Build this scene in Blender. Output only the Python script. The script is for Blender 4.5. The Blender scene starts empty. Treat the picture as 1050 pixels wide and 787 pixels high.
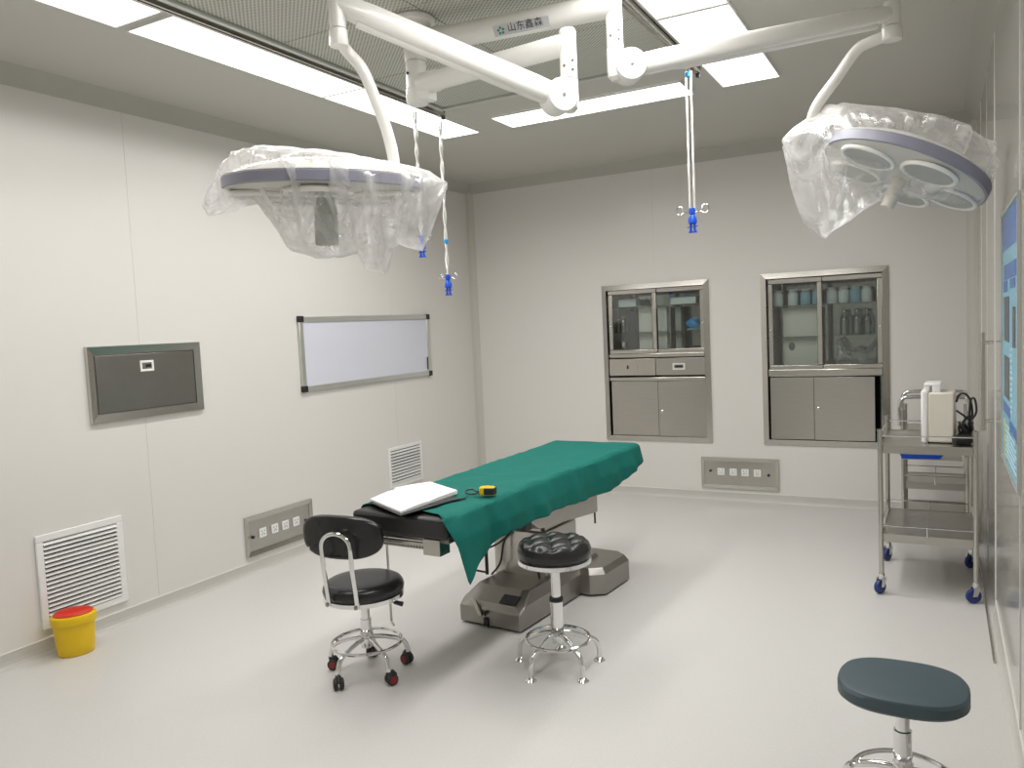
import bpy, math, random
from mathutils import Vector, Matrix, noise
random.seed(7)
sc = bpy.context.scene
C = sc.collection
PI = math.pi

# ------------------------------------------------------------------ camera
F_PX, YAW, PITCH, ROLL = 810.37, -0.49912, -0.071683, -0.046215
CAM = Vector((0, 0, 1.6))
fw = Vector((math.sin(YAW)*math.cos(PITCH), math.cos(YAW)*math.cos(PITCH), math.sin(PITCH)))
r0 = Vector((math.cos(YAW), -math.sin(YAW), 0)); u0 = r0.cross(fw)
rt = math.cos(ROLL)*r0 + math.sin(ROLL)*u0
up = -math.sin(ROLL)*r0 + math.cos(ROLL)*u0
cam_d = bpy.data.cameras.new('camera'); cam = bpy.data.objects.new('camera', cam_d); C.objects.link(cam)
M = Matrix((rt, up, -fw)).transposed().to_4x4(); M.translation = CAM
cam.matrix_world = M
cam_d.sensor_width = 36; cam_d.lens = F_PX/1050*36; cam_d.clip_start = 0.02
sc.camera = cam
def ray(x, y): return fw + (x-525)/F_PX*rt - (y-393.5)/F_PX*up
def onx(x, y, X): d = ray(x, y); return CAM + d*(X/d.x)
def ony(x, y, Y): d = ray(x, y); return CAM + d*(Y/d.y)
def onz(x, y, Z): d = ray(x, y); return CAM + d*((Z-CAM.z)/d.z)
def dep(x, y, D): return CAM + ray(x, y)*D

# ------------------------------------------------------------------ world, light level
LIGHT = 2.5          # radiance of the visible diffusers
PANEL_W = 27.0      # watts per square metre of ceiling panel
SPREAD = 164
w = bpy.data.worlds.new('world'); sc.world = w; w.use_nodes = True
w.node_tree.nodes['Background'].inputs[0].default_value = (0.8, 0.85, 0.9, 1)
w.node_tree.nodes['Background'].inputs[1].default_value = 0.02
vs = sc.view_settings
vs.view_transform = 'Standard'; vs.look = 'None'; vs.gamma = 1; vs.use_curve_mapping = False
vs.exposure = 0.27
sc.cycles.max_bounces = 10; sc.cycles.diffuse_bounces = 6; sc.cycles.glossy_bounces = 5
sc.cycles.transparent_max_bounces = 16; sc.cycles.transmission_bounces = 6
sc.cycles.use_denoising = True; sc.cycles.sample_clamp_indirect = 6

# ------------------------------------------------------------------ materials
def mat(name, col, rough=0.5, metal=0.0, var=0.04, scale=8.0, bump=0.0, stretch=None, spec=0.5, coat=0.0, alpha=1.0, trans=0.0):
    m = bpy.data.materials.new(name); m.use_nodes = True
    nt = m.node_tree; b = nt.nodes['Principled BSDF']
    tc = nt.nodes.new('ShaderNodeTexCoord'); mp = nt.nodes.new('ShaderNodeMapping')
    nt.links.new(tc.outputs['Object'], mp.inputs[0])
    if stretch: mp.inputs['Scale'].default_value = stretch
    n = nt.nodes.new('ShaderNodeTexNoise'); n.inputs['Scale'].default_value = scale; n.inputs['Detail'].default_value = 4
    nt.links.new(mp.outputs[0], n.inputs['Vector'])
    mx = nt.nodes.new('ShaderNodeMix'); mx.data_type = 'RGBA'
    c = Vector(col)
    mx.inputs[6].default_value = (*[max(0, v*(1-var)) for v in c], 1)
    mx.inputs[7].default_value = (*[min(1, v*(1+var)) for v in c], 1)
    nt.links.new(n.outputs[0], mx.inputs[0]); nt.links.new(mx.outputs[2], b.inputs['Base Color'])
    b.inputs['Roughness'].default_value = rough; b.inputs['Metallic'].default_value = metal
    b.inputs['Specular IOR Level'].default_value = spec; b.inputs['Coat Weight'].default_value = coat
    b.inputs['Alpha'].default_value = alpha; b.inputs['Transmission Weight'].default_value = trans
    if bump:
        bp = nt.nodes.new('ShaderNodeBump'); bp.inputs['Strength'].default_value = bump; bp.inputs['Distance'].default_value = 0.005
        nt.links.new(n.outputs[0], bp.inputs['Height']); nt.links.new(bp.outputs[0], b.inputs['Normal'])
    return m
def emis(name, col, s):
    m = bpy.data.materials.new(name); m.use_nodes = True; nt = m.node_tree
    b = nt.nodes['Principled BSDF']; b.inputs['Base Color'].default_value = (*col, 1)
    b.inputs['Emission Color'].default_value = (*col, 1); b.inputs['Emission Strength'].default_value = s
    return m
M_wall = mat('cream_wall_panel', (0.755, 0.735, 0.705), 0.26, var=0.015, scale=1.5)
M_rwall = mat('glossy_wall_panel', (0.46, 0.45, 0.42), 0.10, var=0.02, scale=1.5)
M_ceil = mat('ceiling_panel', (0.57, 0.558, 0.52), 0.4, var=0.015, scale=1.5)
M_cove = mat('aluminium_cove', (0.46, 0.455, 0.41), 0.45, var=0.03)
M_covel = mat('corner_cove', (0.60, 0.585, 0.54), 0.4, var=0.02)
M_seam = mat('panel_seam', (0.67, 0.655, 0.625), 0.5)
M_seaml = mat('light_seam', (0.85, 0.84, 0.81), 0.3)
M_floor = mat('vinyl_floor', (0.64, 0.628, 0.612), 0.36, var=0.07, scale=90, spec=0.4)
M_base = mat('vinyl_skirting', (0.58, 0.57, 0.54), 0.45, var=0.03)
M_baset = mat('skirting_cap', (0.80, 0.79, 0.76), 0.35)
M_steel = mat('brushed_steel', (0.50, 0.485, 0.45), 0.30, 1.0, var=0.10, scale=6, stretch=(1, 1, 30))
M_steelh = mat('satin_steel', (0.56, 0.54, 0.50), 0.24, 1.0, var=0.08, scale=8, stretch=(30, 30, 1))
M_steeld = mat('dull_steel', (0.35, 0.335, 0.31), 0.36, 1.0, var=0.12, scale=5)
M_mirror = mat('polished_steel', (0.27, 0.285, 0.275), 0.07, 1.0, var=0.05, scale=3, bump=0.05)
M_chrome = mat('chrome', (0.78, 0.78, 0.78), 0.08, 1.0, var=0.03)
M_rod = mat('bright_rod', (0.88, 0.87, 0.85), 0.2, 0.35, var=0.02)
M_white = mat('white_enamel', (0.90, 0.89, 0.86), 0.28, var=0.02, coat=0.3)
M_whitep = mat('white_plastic', (0.85, 0.85, 0.84), 0.4, var=0.02)
M_paper = mat('white_paper', (0.92, 0.92, 0.93), 0.7, var=0.02, scale=30)
M_band = mat('blue_grey_band', (0.30, 0.30, 0.38), 0.4, var=0.05)
M_under = mat('lamp_underside', (0.42, 0.44, 0.42), 0.35, var=0.04)
M_undl = mat('pale_underside', (0.60, 0.60, 0.57), 0.35, var=0.03)
M_grip = mat('grey_green_grip', (0.33, 0.36, 0.31), 0.5, var=0.08)
M_black = mat('black_vinyl', (0.018, 0.017, 0.017), 0.27, var=0.2, scale=20, bump=0.05)
M_blackm = mat('black_plastic', (0.02, 0.02, 0.022), 0.45, var=0.2)
M_mattr = mat('black_mattress', (0.022, 0.02, 0.021), 0.42, var=0.2, scale=15)
M_drape = mat('green_drape', (0.006, 0.150, 0.124), 0.8, var=0.10, scale=60, bump=0.12, spec=0.25)
M_yellow = mat('yellow_plastic', (0.85, 0.56, 0.005), 0.4, var=0.03)
M_red = mat('red_plastic', (0.72, 0.04, 0.02), 0.3, var=0.04)
M_redd = mat('dark_red_hub', (0.22, 0.02, 0.02), 0.4, var=0.1)
M_blue = mat('blue_plastic', (0.01, 0.09, 0.65), 0.3, var=0.08)
M_blued = mat('blue_wheel', (0.015, 0.04, 0.20), 0.4, var=0.08)
M_bluel = mat('sky_blue_plastic', (0.02, 0.30, 0.68), 0.35, var=0.05)
M_dark = mat('dark_void', (0.03, 0.03, 0.032), 0.7, var=0.1)
M_louvre = mat('louvre_gap', (0.05, 0.05, 0.06), 0.7, var=0.1)
M_board = mat('whiteboard_face', (0.70, 0.71, 0.80), 0.25, var=0.01)
M_alu = mat('aluminium', (0.62, 0.63, 0.60), 0.35, 0.7, var=0.05)
M_cream = mat('cream_plastic', (0.74, 0.70, 0.62), 0.4, var=0.03)
M_glasss = mat('teal_vinyl', (0.055, 0.085, 0.10), 0.45, var=0.1, scale=20)
M_jarw = mat('jar_white', (0.78, 0.84, 0.85), 0.3, var=0.08)
M_jarb = mat('jar_blue', (0.28, 0.50, 0.62), 0.3, var=0.08)
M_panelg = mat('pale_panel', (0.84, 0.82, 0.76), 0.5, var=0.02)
M_pposter = mat('poster_cyan', (0.22, 0.55, 0.72), 0.25, var=0.25, scale=14)
M_pblue = mat('poster_blue', (0.03, 0.16, 0.52), 0.25, var=0.1)
M_pdark = mat('poster_dark', (0.05, 0.06, 0.08), 0.25, var=0.1)
M_pyel = mat('poster_yellow', (0.55, 0.60, 0.30), 0.3, var=0.1)
M_pwhite = mat('poster_pale', (0.60, 0.80, 0.88), 0.3, var=0.05)
M_logo = mat('logo_green', (0.03, 0.25, 0.14), 0.4); M_ink = mat('ink', (0.03, 0.035, 0.05), 0.5)
M_lamp = emis('lit_diffuser', (1.0, 0.985, 0.95), LIGHT)

def glass(name, col, a, rough=0.02):
    m = bpy.data.materials.new(name); m.use_nodes = True; nt = m.node_tree; nt.nodes.clear()
    out = nt.nodes.new('ShaderNodeOutputMaterial'); mx = nt.nodes.new('ShaderNodeMixShader')
    t = nt.nodes.new('ShaderNodeBsdfTransparent'); g = nt.nodes.new('ShaderNodeBsdfGlossy')
    t.inputs[0].default_value = (*col, 1); g.inputs[1].default_value = rough
    f = nt.nodes.new('ShaderNodeFresnel'); f.inputs[0].default_value = 1.5
    mt = nt.nodes.new('ShaderNodeMath'); mt.operation = 'ADD'; mt.inputs[1].default_value = a
    nt.links.new(f.outputs[0], mt.inputs[0]); nt.links.new(mt.outputs[0], mx.inputs[0])
    nt.links.new(t.outputs[0], mx.inputs[1]); nt.links.new(g.outputs[0], mx.inputs[2]); nt.links.new(mx.outputs[0], out.inputs[0])
    return m
M_glass = glass('window_glass', (0.93, 0.96, 0.945), 0.04)
def plastic_film(name, dens):
    m = bpy.data.materials.new(name); m.use_nodes = True; nt = m.node_tree; nt.nodes.clear()
    N = nt.nodes.new; L = nt.links.new
    out = N('ShaderNodeOutputMaterial'); mx = N('ShaderNodeMixShader'); m2 = N('ShaderNodeMixShader'); m3 = N('ShaderNodeMixShader')
    t = N('ShaderNodeBsdfTransparent'); t.inputs[0].default_value = (0.985, 0.985, 0.985, 1)
    d = N('ShaderNodeBsdfDiffuse'); d.inputs[0].default_value = (0.95, 0.94, 0.94, 1)
    tl = N('ShaderNodeBsdfTranslucent'); tl.inputs[0].default_value = (0.95, 0.94, 0.94, 1)
    g = N('ShaderNodeBsdfGlossy'); g.inputs[0].default_value = (1, 1, 1, 1); g.inputs[1].default_value = 0.09
    tc = N('ShaderNodeTexCoord'); n = N('ShaderNodeTexNoise'); n.inputs['Scale'].default_value = 7; n.inputs['Detail'].default_value = 8
    n.inputs['Distortion'].default_value = 1.2
    L(tc.outputs['Object'], n.inputs['Vector'])
    bp = N('ShaderNodeBump'); bp.inputs['Strength'].default_value = 0.55; bp.inputs['Distance'].default_value = 0.03
    L(n.outputs[0], bp.inputs['Height'])
    for s in (d, tl, g): L(bp.outputs[0], s.inputs['Normal'])
    m2.inputs[0].default_value = 0.5; L(d.outputs[0], m2.inputs[1]); L(tl.outputs[0], m2.inputs[2])
    m3.inputs[0].default_value = 0.26; L(m2.outputs[0], m3.inputs[1]); L(g.outputs[0], m3.inputs[2])
    r = N('ShaderNodeMapRange'); r.inputs[1].default_value = 0.35; r.inputs[2].default_value = 0.68
    r.inputs[3].default_value = dens-0.14; r.inputs[4].default_value = dens+0.22
    lw = N('ShaderNodeLayerWeight'); lw.inputs[0].default_value = 0.35
    ad = N('ShaderNodeMath'); ad.operation = 'MULTIPLY_ADD'; ad.inputs[1].default_value = 0.55; ad.use_clamp = True
    L(n.outputs[0], r.inputs[0]); L(lw.outputs['Facing'], ad.inputs[0]); L(r.outputs[0], ad.inputs[2]); L(ad.outputs[0], mx.inputs[0])
    L(t.outputs[0], mx.inputs[1]); L(m3.outputs[0], mx.inputs[2]); L(mx.outputs[0], out.inputs[0])
    return m
M_film = plastic_film('thin_plastic_film', 0.28)
M_film2 = plastic_film('clear_plastic_film', 0.24)
def perforated():
    m = mat('perforated_panel', (0.50, 0.50, 0.45), 0.5, 0.0, var=0.03)
    nt = m.node_tree; N = nt.nodes.new; L = nt.links.new; b = nt.nodes['Principled BSDF']
    tc = N('ShaderNodeTexCoord'); mp = N('ShaderNodeMapping'); mp.inputs['Scale'].default_value = (62, 62, 62); mp.inputs['Rotation'].default_value = (0, 0, PI/4)
    L(tc.outputs['Object'], mp.inputs[0])
    fr = N('ShaderNodeVectorMath'); fr.operation = 'FRACTION'; L(mp.outputs[0], fr.inputs[0])
    su = N('ShaderNodeVectorMath'); su.operation = 'SUBTRACT'; su.inputs[1].default_value = (0.5, 0.5, 0); L(fr.outputs[0], su.inputs[0])
    ml = N('ShaderNodeVectorMath'); ml.operation = 'MULTIPLY'; ml.inputs[1].default_value = (1, 1, 0); L(su.outputs[0], ml.inputs[0])
    le = N('ShaderNodeVectorMath'); le.operation = 'LENGTH'; L(ml.outputs[0], le.inputs[0])
    lt = N('ShaderNodeMath'); lt.operation = 'LESS_THAN'; lt.inputs[1].default_value = 0.30; L(le.outputs['Value'], lt.inputs[0])
    mx = N('ShaderNodeMix'); mx.data_type = 'RGBA'; mx.inputs[6].default_value = (0.62, 0.615, 0.55, 1); mx.inputs[7].default_value = (0.22, 0.22, 0.19, 1)
    L(lt.outputs[0], mx.inputs[0]); L(mx.outputs[2], b.inputs['Base Color'])
    return m
M_perf = perforated()

# ------------------------------------------------------------------ mesh helpers
class MB:
    def __init__(s): s.v = []; s.f = []; s.m = []; s.mats = []
    def add(s, vs_, fs, m=0):
        o = len(s.v); s.v += [tuple(v) for v in vs_]
        for f in fs: s.f.append([i+o for i in f]); s.m.append(m)
        return s
    def box(s, x0, x1, y0, y1, z0, z1, m=0, R=None):
        vv = [Vector((x, y, z)) for z in (z0, z1) for x, y in ((x0, y0), (x1, y0), (x1, y1), (x0, y1))]
        if R: vv = [R @ v for v in vv]
        return s.add(vv, [(3, 2, 1, 0), (4, 5, 6, 7), (0, 1, 5, 4), (1, 2, 6, 5), (2, 3, 7, 6), (3, 0, 4, 7)], m)
    def hexa(s, lo, hi, m=0):           # four points bottom, four on top (counter-clockwise)
        return s.add(list(lo)+list(hi), [(3, 2, 1, 0), (4, 5, 6, 7), (0, 1, 5, 4), (1, 2, 6, 5), (2, 3, 7, 6), (3, 0, 4, 7)], m)
    def prism(s, poly, z0, z1, m=0, top_scale=None):
        n = len(poly); c = Vector((sum(p[0] for p in poly)/n, sum(p[1] for p in poly)/n))
        t = poly if not top_scale else [c+(Vector(p)-c)*top_scale for p in poly]
        vv = [(p[0], p[1], z0) for p in poly]+[(p[0], p[1], z1) for p in t]
        fs = [tuple(range(n))[::-1], tuple(range(n, 2*n))]+[(i, (i+1) % n, n+(i+1) % n, n+i) for i in range(n)]
        return s.add(vv, fs, m)
    def rings(s, rs, m=0, cap=True, closed=False):
        n = len(rs[0]); k = len(rs); vv = [p for r in rs for p in r]; fs = []
        for i in range(k if closed else k-1):
            a = i*n; b = ((i+1) % k)*n
            for j in range(n): fs.append((a+j, a+(j+1) % n, b+(j+1) % n, b+j))
        if cap and not closed: fs.append(tuple(range(n))[::-1]); fs.append(tuple(range((k-1)*n, k*n)))
        return s.add(vv, fs, m)
    def tube(s, pts, r, n=12, m=0, closed=False, cap=True):
        pts = [Vector(p) for p in pts]; k = len(pts); rr = r if isinstance(r, (list, tuple)) else [r]*k
        rs = []; prev = None
        for i in range(k):
            a = pts[(i-1) % k] if (i or closed) else pts[0]; b = pts[(i+1) % k] if (i < k-1 or closed) else pts[-1]
            t = (b-a).normalized()
            if prev is None: x = t.orthogonal().normalized()
            else: x = (prev-t*prev.dot(t)).normalized()
            prev = x; y = t.cross(x)
            rs.append([pts[i]+rr[i]*(math.cos(2*PI*j/n)*x+math.sin(2*PI*j/n)*y) for j in range(n)])
        return s.rings(rs, m, cap, closed)
    def lathe(s, prof, c=(0, 0, 0), n=32, m=0, ax=None, sx=1, sy=1):   # prof: (r, z) list
        Q = Vector(ax).to_track_quat('Z', 'Y').to_matrix() if ax is not None else Matrix.Identity(3)
        rs = [[Vector(c)+Q @ Vector((max(r, 1e-4)*sx*math.cos(2*PI*j/n), max(r, 1e-4)*sy*math.sin(2*PI*j/n), z)) for j in range(n)] for r, z in prof]
        return s.rings(rs, m)
    def frame(s, x0, x1, z0, z1, w, y0, y1, m=0):     # rectangular frame in xz
        for a in ((x0, x1, z0, z0+w), (x0, x1, z1-w, z1), (x0, x0+w, z0+w, z1-w), (x1-w, x1, z0+w, z1-w)):
            s.box(a[0], a[1], y0, y1, a[2], a[3], m)
        return s
    def torus(s, c, R_, r, n=40, k=10, m=0, ax=(0, 0, 1), sx=1, sy=1):
        Q = Vector(ax).to_track_quat('Z', 'Y').to_matrix()
        return s.tube([Vector(c)+Q @ Vector((R_*sx*math.cos(2*PI*i/n), R_*sy*math.sin(2*PI*i/n), 0)) for i in range(n)], r, k, m, closed=True)
    def build(s, name, mats, parent=None, loc=None, rz=0, bevel=0, smooth=True, subsurf=0):
        me = bpy.data.meshes.new(name); me.from_pydata(s.v, [], s.f)
        if not isinstance(mats, (list, tuple)): mats = [mats]
        for m in mats: me.materials.append(m)
        for p, i in zip(me.polygons, s.m): p.material_index = i
        me.validate(); me.update()
        if smooth:
            for p in me.polygons: p.use_smooth = True
            me.set_sharp_from_angle(angle=math.radians(38))
        o = bpy.data.objects.new(name, me); C.objects.link(o)
        if parent: o.parent = parent
        if loc is not None: o.location = loc
        o.rotation_euler.z = rz
        if bevel:
            b = o.modifiers.new('bevel', 'BEVEL'); b.width = bevel; b.segments = 2; b.limit_method = 'ANGLE'; b.angle_limit = math.radians(40)
        if subsurf:
            q = o.modifiers.new('sub', 'SUBSURF'); q.levels = subsurf; q.render_levels = subsurf
        return o
def catmull(P, k=6, closed=False):
    P = [Vector(p) for p in P]; out = []; n = len(P)
    for i in range(n if closed else n-1):
        if closed: a, b, c, d = P[i-1], P[i], P[(i+1) % n], P[(i+2) % n]
        else: a, b, c, d = P[max(i-1, 0)], P[i], P[i+1], P[min(i+2, n-1)]
        for j in range(k):
            t = j/k
            out.append(0.5*((2*b)+(c-a)*t+(2*a-5*b+4*c-d)*t*t+(3*b-a-3*c+d)*t**3))
    if not closed: out.append(P[-1])
    return out
def empty(name, label, cat, loc=(0, 0, 0), rz=0, group=None):
    o = bpy.data.objects.new(name, None); C.objects.link(o); o.location = loc; o.rotation_euler.z = rz
    o.empty_display_size = 0.05; return tag(o, label, cat, group)
def tag(o, label, cat, group=None, kind=None):
    o['label'] = label; o['category'] = cat
    if group: o['group'] = group
    if kind: o['kind'] = kind
    return o
def struct(o): o['kind'] = 'structure'; return o
def dup(root, loc=None, rz=None, label=None):
    r = root.copy(); C.objects.link(r)
    if loc is not None: r.location = loc
    if rz is not None: r.rotation_euler.z = rz
    if label: r['label'] = label
    for ch in list(root.children):
        c = ch.copy(); C.objects.link(c); c.parent = r
        for g in list(ch.children):
            d = g.copy(); C.objects.link(d); d.parent = c
    return r
def interp(xs, ys, x):
    if x <= xs[0]: return ys[0]
    for i in range(1, len(xs)):
        if x <= xs[i]: t = (x-xs[i-1])/(xs[i]-xs[i-1]); return ys[i-1]+t*(ys[i]-ys[i-1])
    return ys[-1]

# ------------------------------------------------------------------ room
XL, XR, YB, YF, H = -4.151, 0.2407, 6.876, -0.8, 3.027
struct(MB().box(XL-.1, XR+.1, YF-.1, YB+.6, -.1, 0).build('floor', M_floor))
struct(MB().box(XL-.1, XR+.1, YF-.1, YB+.6, H, H+.1).build('ceiling', M_ceil))
struct(MB().box(XL-.1, XL, YF-.1, YB+.6, 0, H).build('wall_left', M_wall))
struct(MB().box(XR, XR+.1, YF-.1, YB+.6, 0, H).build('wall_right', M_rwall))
struct(MB().box(XL, XR, YF-.1, YF, 0, H).build('wall_front', M_wall))
CAB1 = (-2.756, -1.766, .509, 1.937); CAB2 = (-1.330, -.357, .507, 1.946)
wb = MB(); y0, y1 = YB, YB+.1
xs = [XL, CAB1[0]+.01, CAB1[1]-.01, CAB2[0]+.01, CAB2[1]-.01, XR]
for i, (a, b) in enumerate(zip(xs, xs[1:])):
    if i in (1, 3):
        c = (CAB1, None, CAB2)[i-1]; wb.box(a, b, y0, y1, 0, c[2]+.01); wb.box(a, b, y0, y1, c[3]-.01, H)
    else: wb.box(a, b, y0, y1, 0, H)
struct(wb.build('wall_back', M_wall, smooth=False))
def cove(pts_dir, name, m, prof):      # prof: list of (out, z)
    pass
# skirting: a coved vinyl strip with a light cap line
def skirting(name, axis, at_, a, b, sgn, mm=(M_base, M_baset)):
    pr = [(.0, .0), (.030, .0), (.016, .006), (.008, .018), (.004, .035), (.003, .074), (.005, .076), (.005, .083), (0, .083)]
    q = MB()
    def P(o, z, t): return (at_+sgn*o, t, z) if axis == 'x' else (t, at_+sgn*o, z)
    n = len(pr); q.v = [P(o, z, t) for t in (a, b) for o, z in pr]
    for i in range(n-1):
        q.f.append([i, i+1, n+i+1, n+i]); q.m.append(1 if i >= 5 else 0)
    return struct(q.build(name, list(mm), smooth=False))
skirting('baseboard_left', 'x', XL, YF, YB, 1)
skirting('baseboard_back', 'y', YB, XL, XR, -1)
skirting('baseboard_right', 'x', XR, YF, 4.66, -1)
# dark aluminium cove between the walls and the ceiling, lighter coves in the corners
def cornice(name, axis, at_, a, b, sgn, s=.085):
    q = MB(); pr = [(s, 0), (s*.62, -.028), (s*.28, -.055), (.008, -s*.95), (0, -s*1.05)]
    def P(o, z, t): return (at_+sgn*o, t, H+z) if axis == 'x' else (t, at_+sgn*o, H+z)
    n = len(pr); q.v = [P(o, z, t) for t in (a, b) for o, z in pr]
    for i in range(n-1): q.f.append([i, i+1, n+i+1, n+i]); q.m.append(0)
    return struct(q.build(name, M_cove))
cornice('trim_1', 'x', XL, YF, YB, 1); cornice('trim_2', 'y', YB, XL, XR, -1); cornice('trim_3', 'x', XR, YF, YB, -1)
def corner(name, x, y, sx, sy, s=.06):
    q = MB(); pts = [(s*(1-math.sin(t)), s*(1-math.cos(t))) for t in [PI/2*i/6 for i in range(7)]]
    q.v = [(x+sx*a, y+sy*b, z) for z in (0, H-.05) for a, b in pts]
    for i in range(6): q.f.append([i, i+1, 8+i, 7+i]); q.m.append(0)
    return struct(q.build(name, M_covel))
corner('trim_4', XL, YB, 1, -1); corner('trim_5', XR, YB, -1, -1, .07)
k = 6
for Y in (.6, 3.055, 5.5):
    struct(MB().box(XL, XL+.0015, Y-.0013, Y+.0013, .09, H-.09).build('trim_%d' % k, M_seam, smooth=False)); k += 1
for X in (-2.25,):
    zz = (.09, H-.09) if X != -2.25 else (1.95, H-.09)
    struct(MB().box(X-.0015, X+.0015, YB-.0015, YB, *zz).build('trim_%d' % k, M_seam, smooth=False)); k += 1
for Y, wd, m in ((4.69, .010, M_seaml), (3.24, .008, M_seam), (5.45, .012, M_seam), (6.2, .012, M_seaml)):
    struct(MB().box(XR-.003, XR, Y-wd, Y+wd, .0, H-.09).build('trim_%d' % k, m, smooth=False)); k += 1

# ------------------------------------------------------------------ ceiling: air diffuser, light panels, rails
dif = empty('air_diffuser', 'large perforated laminar air outlet set in the middle of the ceiling', 'air vent', (-2.0, 2.95, H))
DX0, DX1, DY0, DY1 = -2.78, -1.24, 1.55, 4.35
q = MB()
for a in ((DX0-.03, DX0, DY0-.03, DY1+.03), (DX1, DX1+.03, DY0-.03, DY1+.03), (DX0, DX1, DY0-.03, DY0), (DX0, DX1, DY1, DY1+.03)):
    q.box(a[0]+2.0, a[1]+2.0, a[2]-2.95, a[3]-2.95, -.03, -.001)
q.build('outer_frame', M_alu, dif, bevel=.004)
for i in range(2):
    for j in range(4):
        xa = DX0+(DX1-DX0)/2*i; xb = DX0+(DX1-DX0)/2*(i+1); ya = DY0+(DY1-DY0)/4*j; yb = DY0+(DY1-DY0)/4*(j+1)
        q = MB().box(xa+2.0+.003, xb+2.0-.003, ya-2.95+.003, yb-2.95-.003, -.014, -.002); q.build('perforated_panel', M_perf, dif, smooth=False)
LP = [(-3.23, -2.93, 1.06, 2.39, 'in the left row nearest the camera'), (-3.23, -2.93, 2.445, 3.735, 'in the middle of the left row'),
      (-3.23, -2.93, 3.745, 5.06, 'at the far end of the left row'), (-2.67, -1.37, 4.78, 5.09, 'lying crosswise beyond the air diffuser'),
      (-1.17, -.84, 3.76, 5.05, 'at the far end of the right row'), (-1.17, -.84, 2.44, 3.74, 'in the right row beside the pendant elbow'),
      (-1.17, -.84, 1.10, 2.41, 'in the right row nearest the camera')]
for x0, x1, ya, yb, where in LP:
    cx, cy = (x0+x1)/2, (ya+yb)/2; hx, hy = (x1-x0)/2, (yb-ya)/2
    t = empty('ceiling_light', 'lit white rectangular ceiling panel light ' + where, 'ceiling light', (cx, cy, H), group='panel lights round the air diffuser')
    q = MB()
    for a in ((-hx-.008, -hx, -hy-.002, hy+.002), (hx, hx+.008, -hy-.002, hy+.002), (-hx, hx, -hy-.002, -hy+.004), (-hx, hx, hy-.004, hy+.002)): q.box(*a, -.012, -.001)
    q.build('frame', M_white, t)
    MB().box(-hx, hx, -hy+.004, hy-.004, -.009, -.002).build('diffuser', M_lamp, t, smooth=False)
    ld = bpy.data.lights.new('panel_light', 'AREA'); ld.shape = 'RECTANGLE'; ld.size = 2*hx; ld.size_y = 2*hy-.01; ld.spread = math.radians(SPREAD)
    ld.energy = PANEL_W*4*hx*hy; ld.color = (1.0, .985, .955); lo_ = bpy.data.objects.new('panel_light', ld); C.objects.link(lo_); lo_.parent = t; lo_.location = (0, 0, -.014)
def rail(X, ya, yb, label):
    t = empty('ceiling_track', label, 'rail', (X, (ya+yb)/2, H)); h = (yb-ya)/2
    q = MB()
    for sx in (-1, 1): q.box(sx*.014-.004, sx*.014+.004, -h, h, -.030, -.001)
    q.box(-.018, .018, -h, h, -.008, -.001); q.box(-.018, -.006, -h, h, -.033, -.029); q.box(.006, .018, -h, h, -.033, -.029)
    q.build('channel', M_steelh, t)
    for s in (-1, 1): MB().box(-.010, .010, s*h-.012, s*h+.012, -.05, -.03).build('end_stop', M_blackm, t)
rail(-2.86, 1.2, 4.47, 'narrow steel ceiling track beside the left row of lights')
rail(-1.215, 1.2, 4.62, 'narrow steel ceiling track beside the right row of lights')

# infusion hangers
def hanger(name, top, length, label, twin=False):
    t = empty(name, label, 'infusion hanger', top)
    q = MB(); hk = [(0, 0, -.045+.012*math.cos(a)) for a in (0,)]
    pts = [(.012*math.cos(a), 0, -.048+.018*math.sin(a)) for a in [PI*.5+2*PI*i/14*.85 for i in range(15)]]
    q.tube(pts, .0025, 6); q.build('top_hook', M_chrome, t)
    if twin: MB().lathe([(.006, -.10), (.016, -.098), (.016, -.075), (.006, -.07)], n=14).build('top_clip', M_bluel, t)
    q = MB()
    n = 40
    for s in (-1, 1):
        sp = .013 if twin else .0075
        q.tube([(s*sp*(math.cos(i*.55) if not twin else 1), s*sp*(math.sin(i*.55) if not twin else .15*math.sin(i*.7)), -.07-(length-.17)*i/n) for i in range(n+1)], .0062, 8)
    q.build('rod', M_rod, t)
    z = -length+.10
    q = MB()
    for a in ((0, PI) if not twin else (0.2, PI-.1, PI*.62)):
        d = Vector((math.cos(a), math.sin(a)*.6, 0)); e = Vector((0, 0, 1)); b = Vector((0, 0, z))
        hs = 1.45 if twin else 1.1; pts = [b+d*.008]+[b+(d*p_+e*q_)*hs for p_, q_ in ((.03, .004), (.048, -.004), (.062, .006), (.060, .024), (.044, .027), (.038, .014))]
        q.tube(catmull(pts, 4), .0028, 6)
    q.build('bottle_hooks', M_chrome, t)
    q = MB().lathe([(.007, z-.006), (.017, z-.006), (.019, z+.010), (.017, z+.026), (.007, z+.028)], n=14)
    q.lathe([(.012, z-.062), (.024, z-.058), (.025, z-.038), (.015, z-.012), (.008, z-.006)], n=14)
    for s in (-1, 1): q.tube([(s*.010, 0, z-.055), (s*.011, 0, z-.085), (s*.012, 0, z-.105)], [.008, .007, .008], 8)
    q.tube([(-.030, 0, z-.078), (.030, 0, z-.074)], .003, 6); q.box(-.022, .024, -.006, .006, z-.110, z-.102)
    q.build('height_lock', M_blue, t)
    return t
def pix_len(top, px, py): return top.z-ony(px, py, top.y).z
P1 = Vector((-2.86, 4.15, H)); P2 = Vector((-2.86, 4.43, H)); P3 = Vector((-1.215, 4.42, H))
hanger('infusion_hanger', P1, pix_len(P1, 435, 262), 'shorter twisted chrome rod with blue lock, half behind the left bag')
h2 = hanger('infusion_hanger', P2, pix_len(P2, 463, 301), 'longer twisted chrome rod with blue lock right of the left lamp bag')
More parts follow.
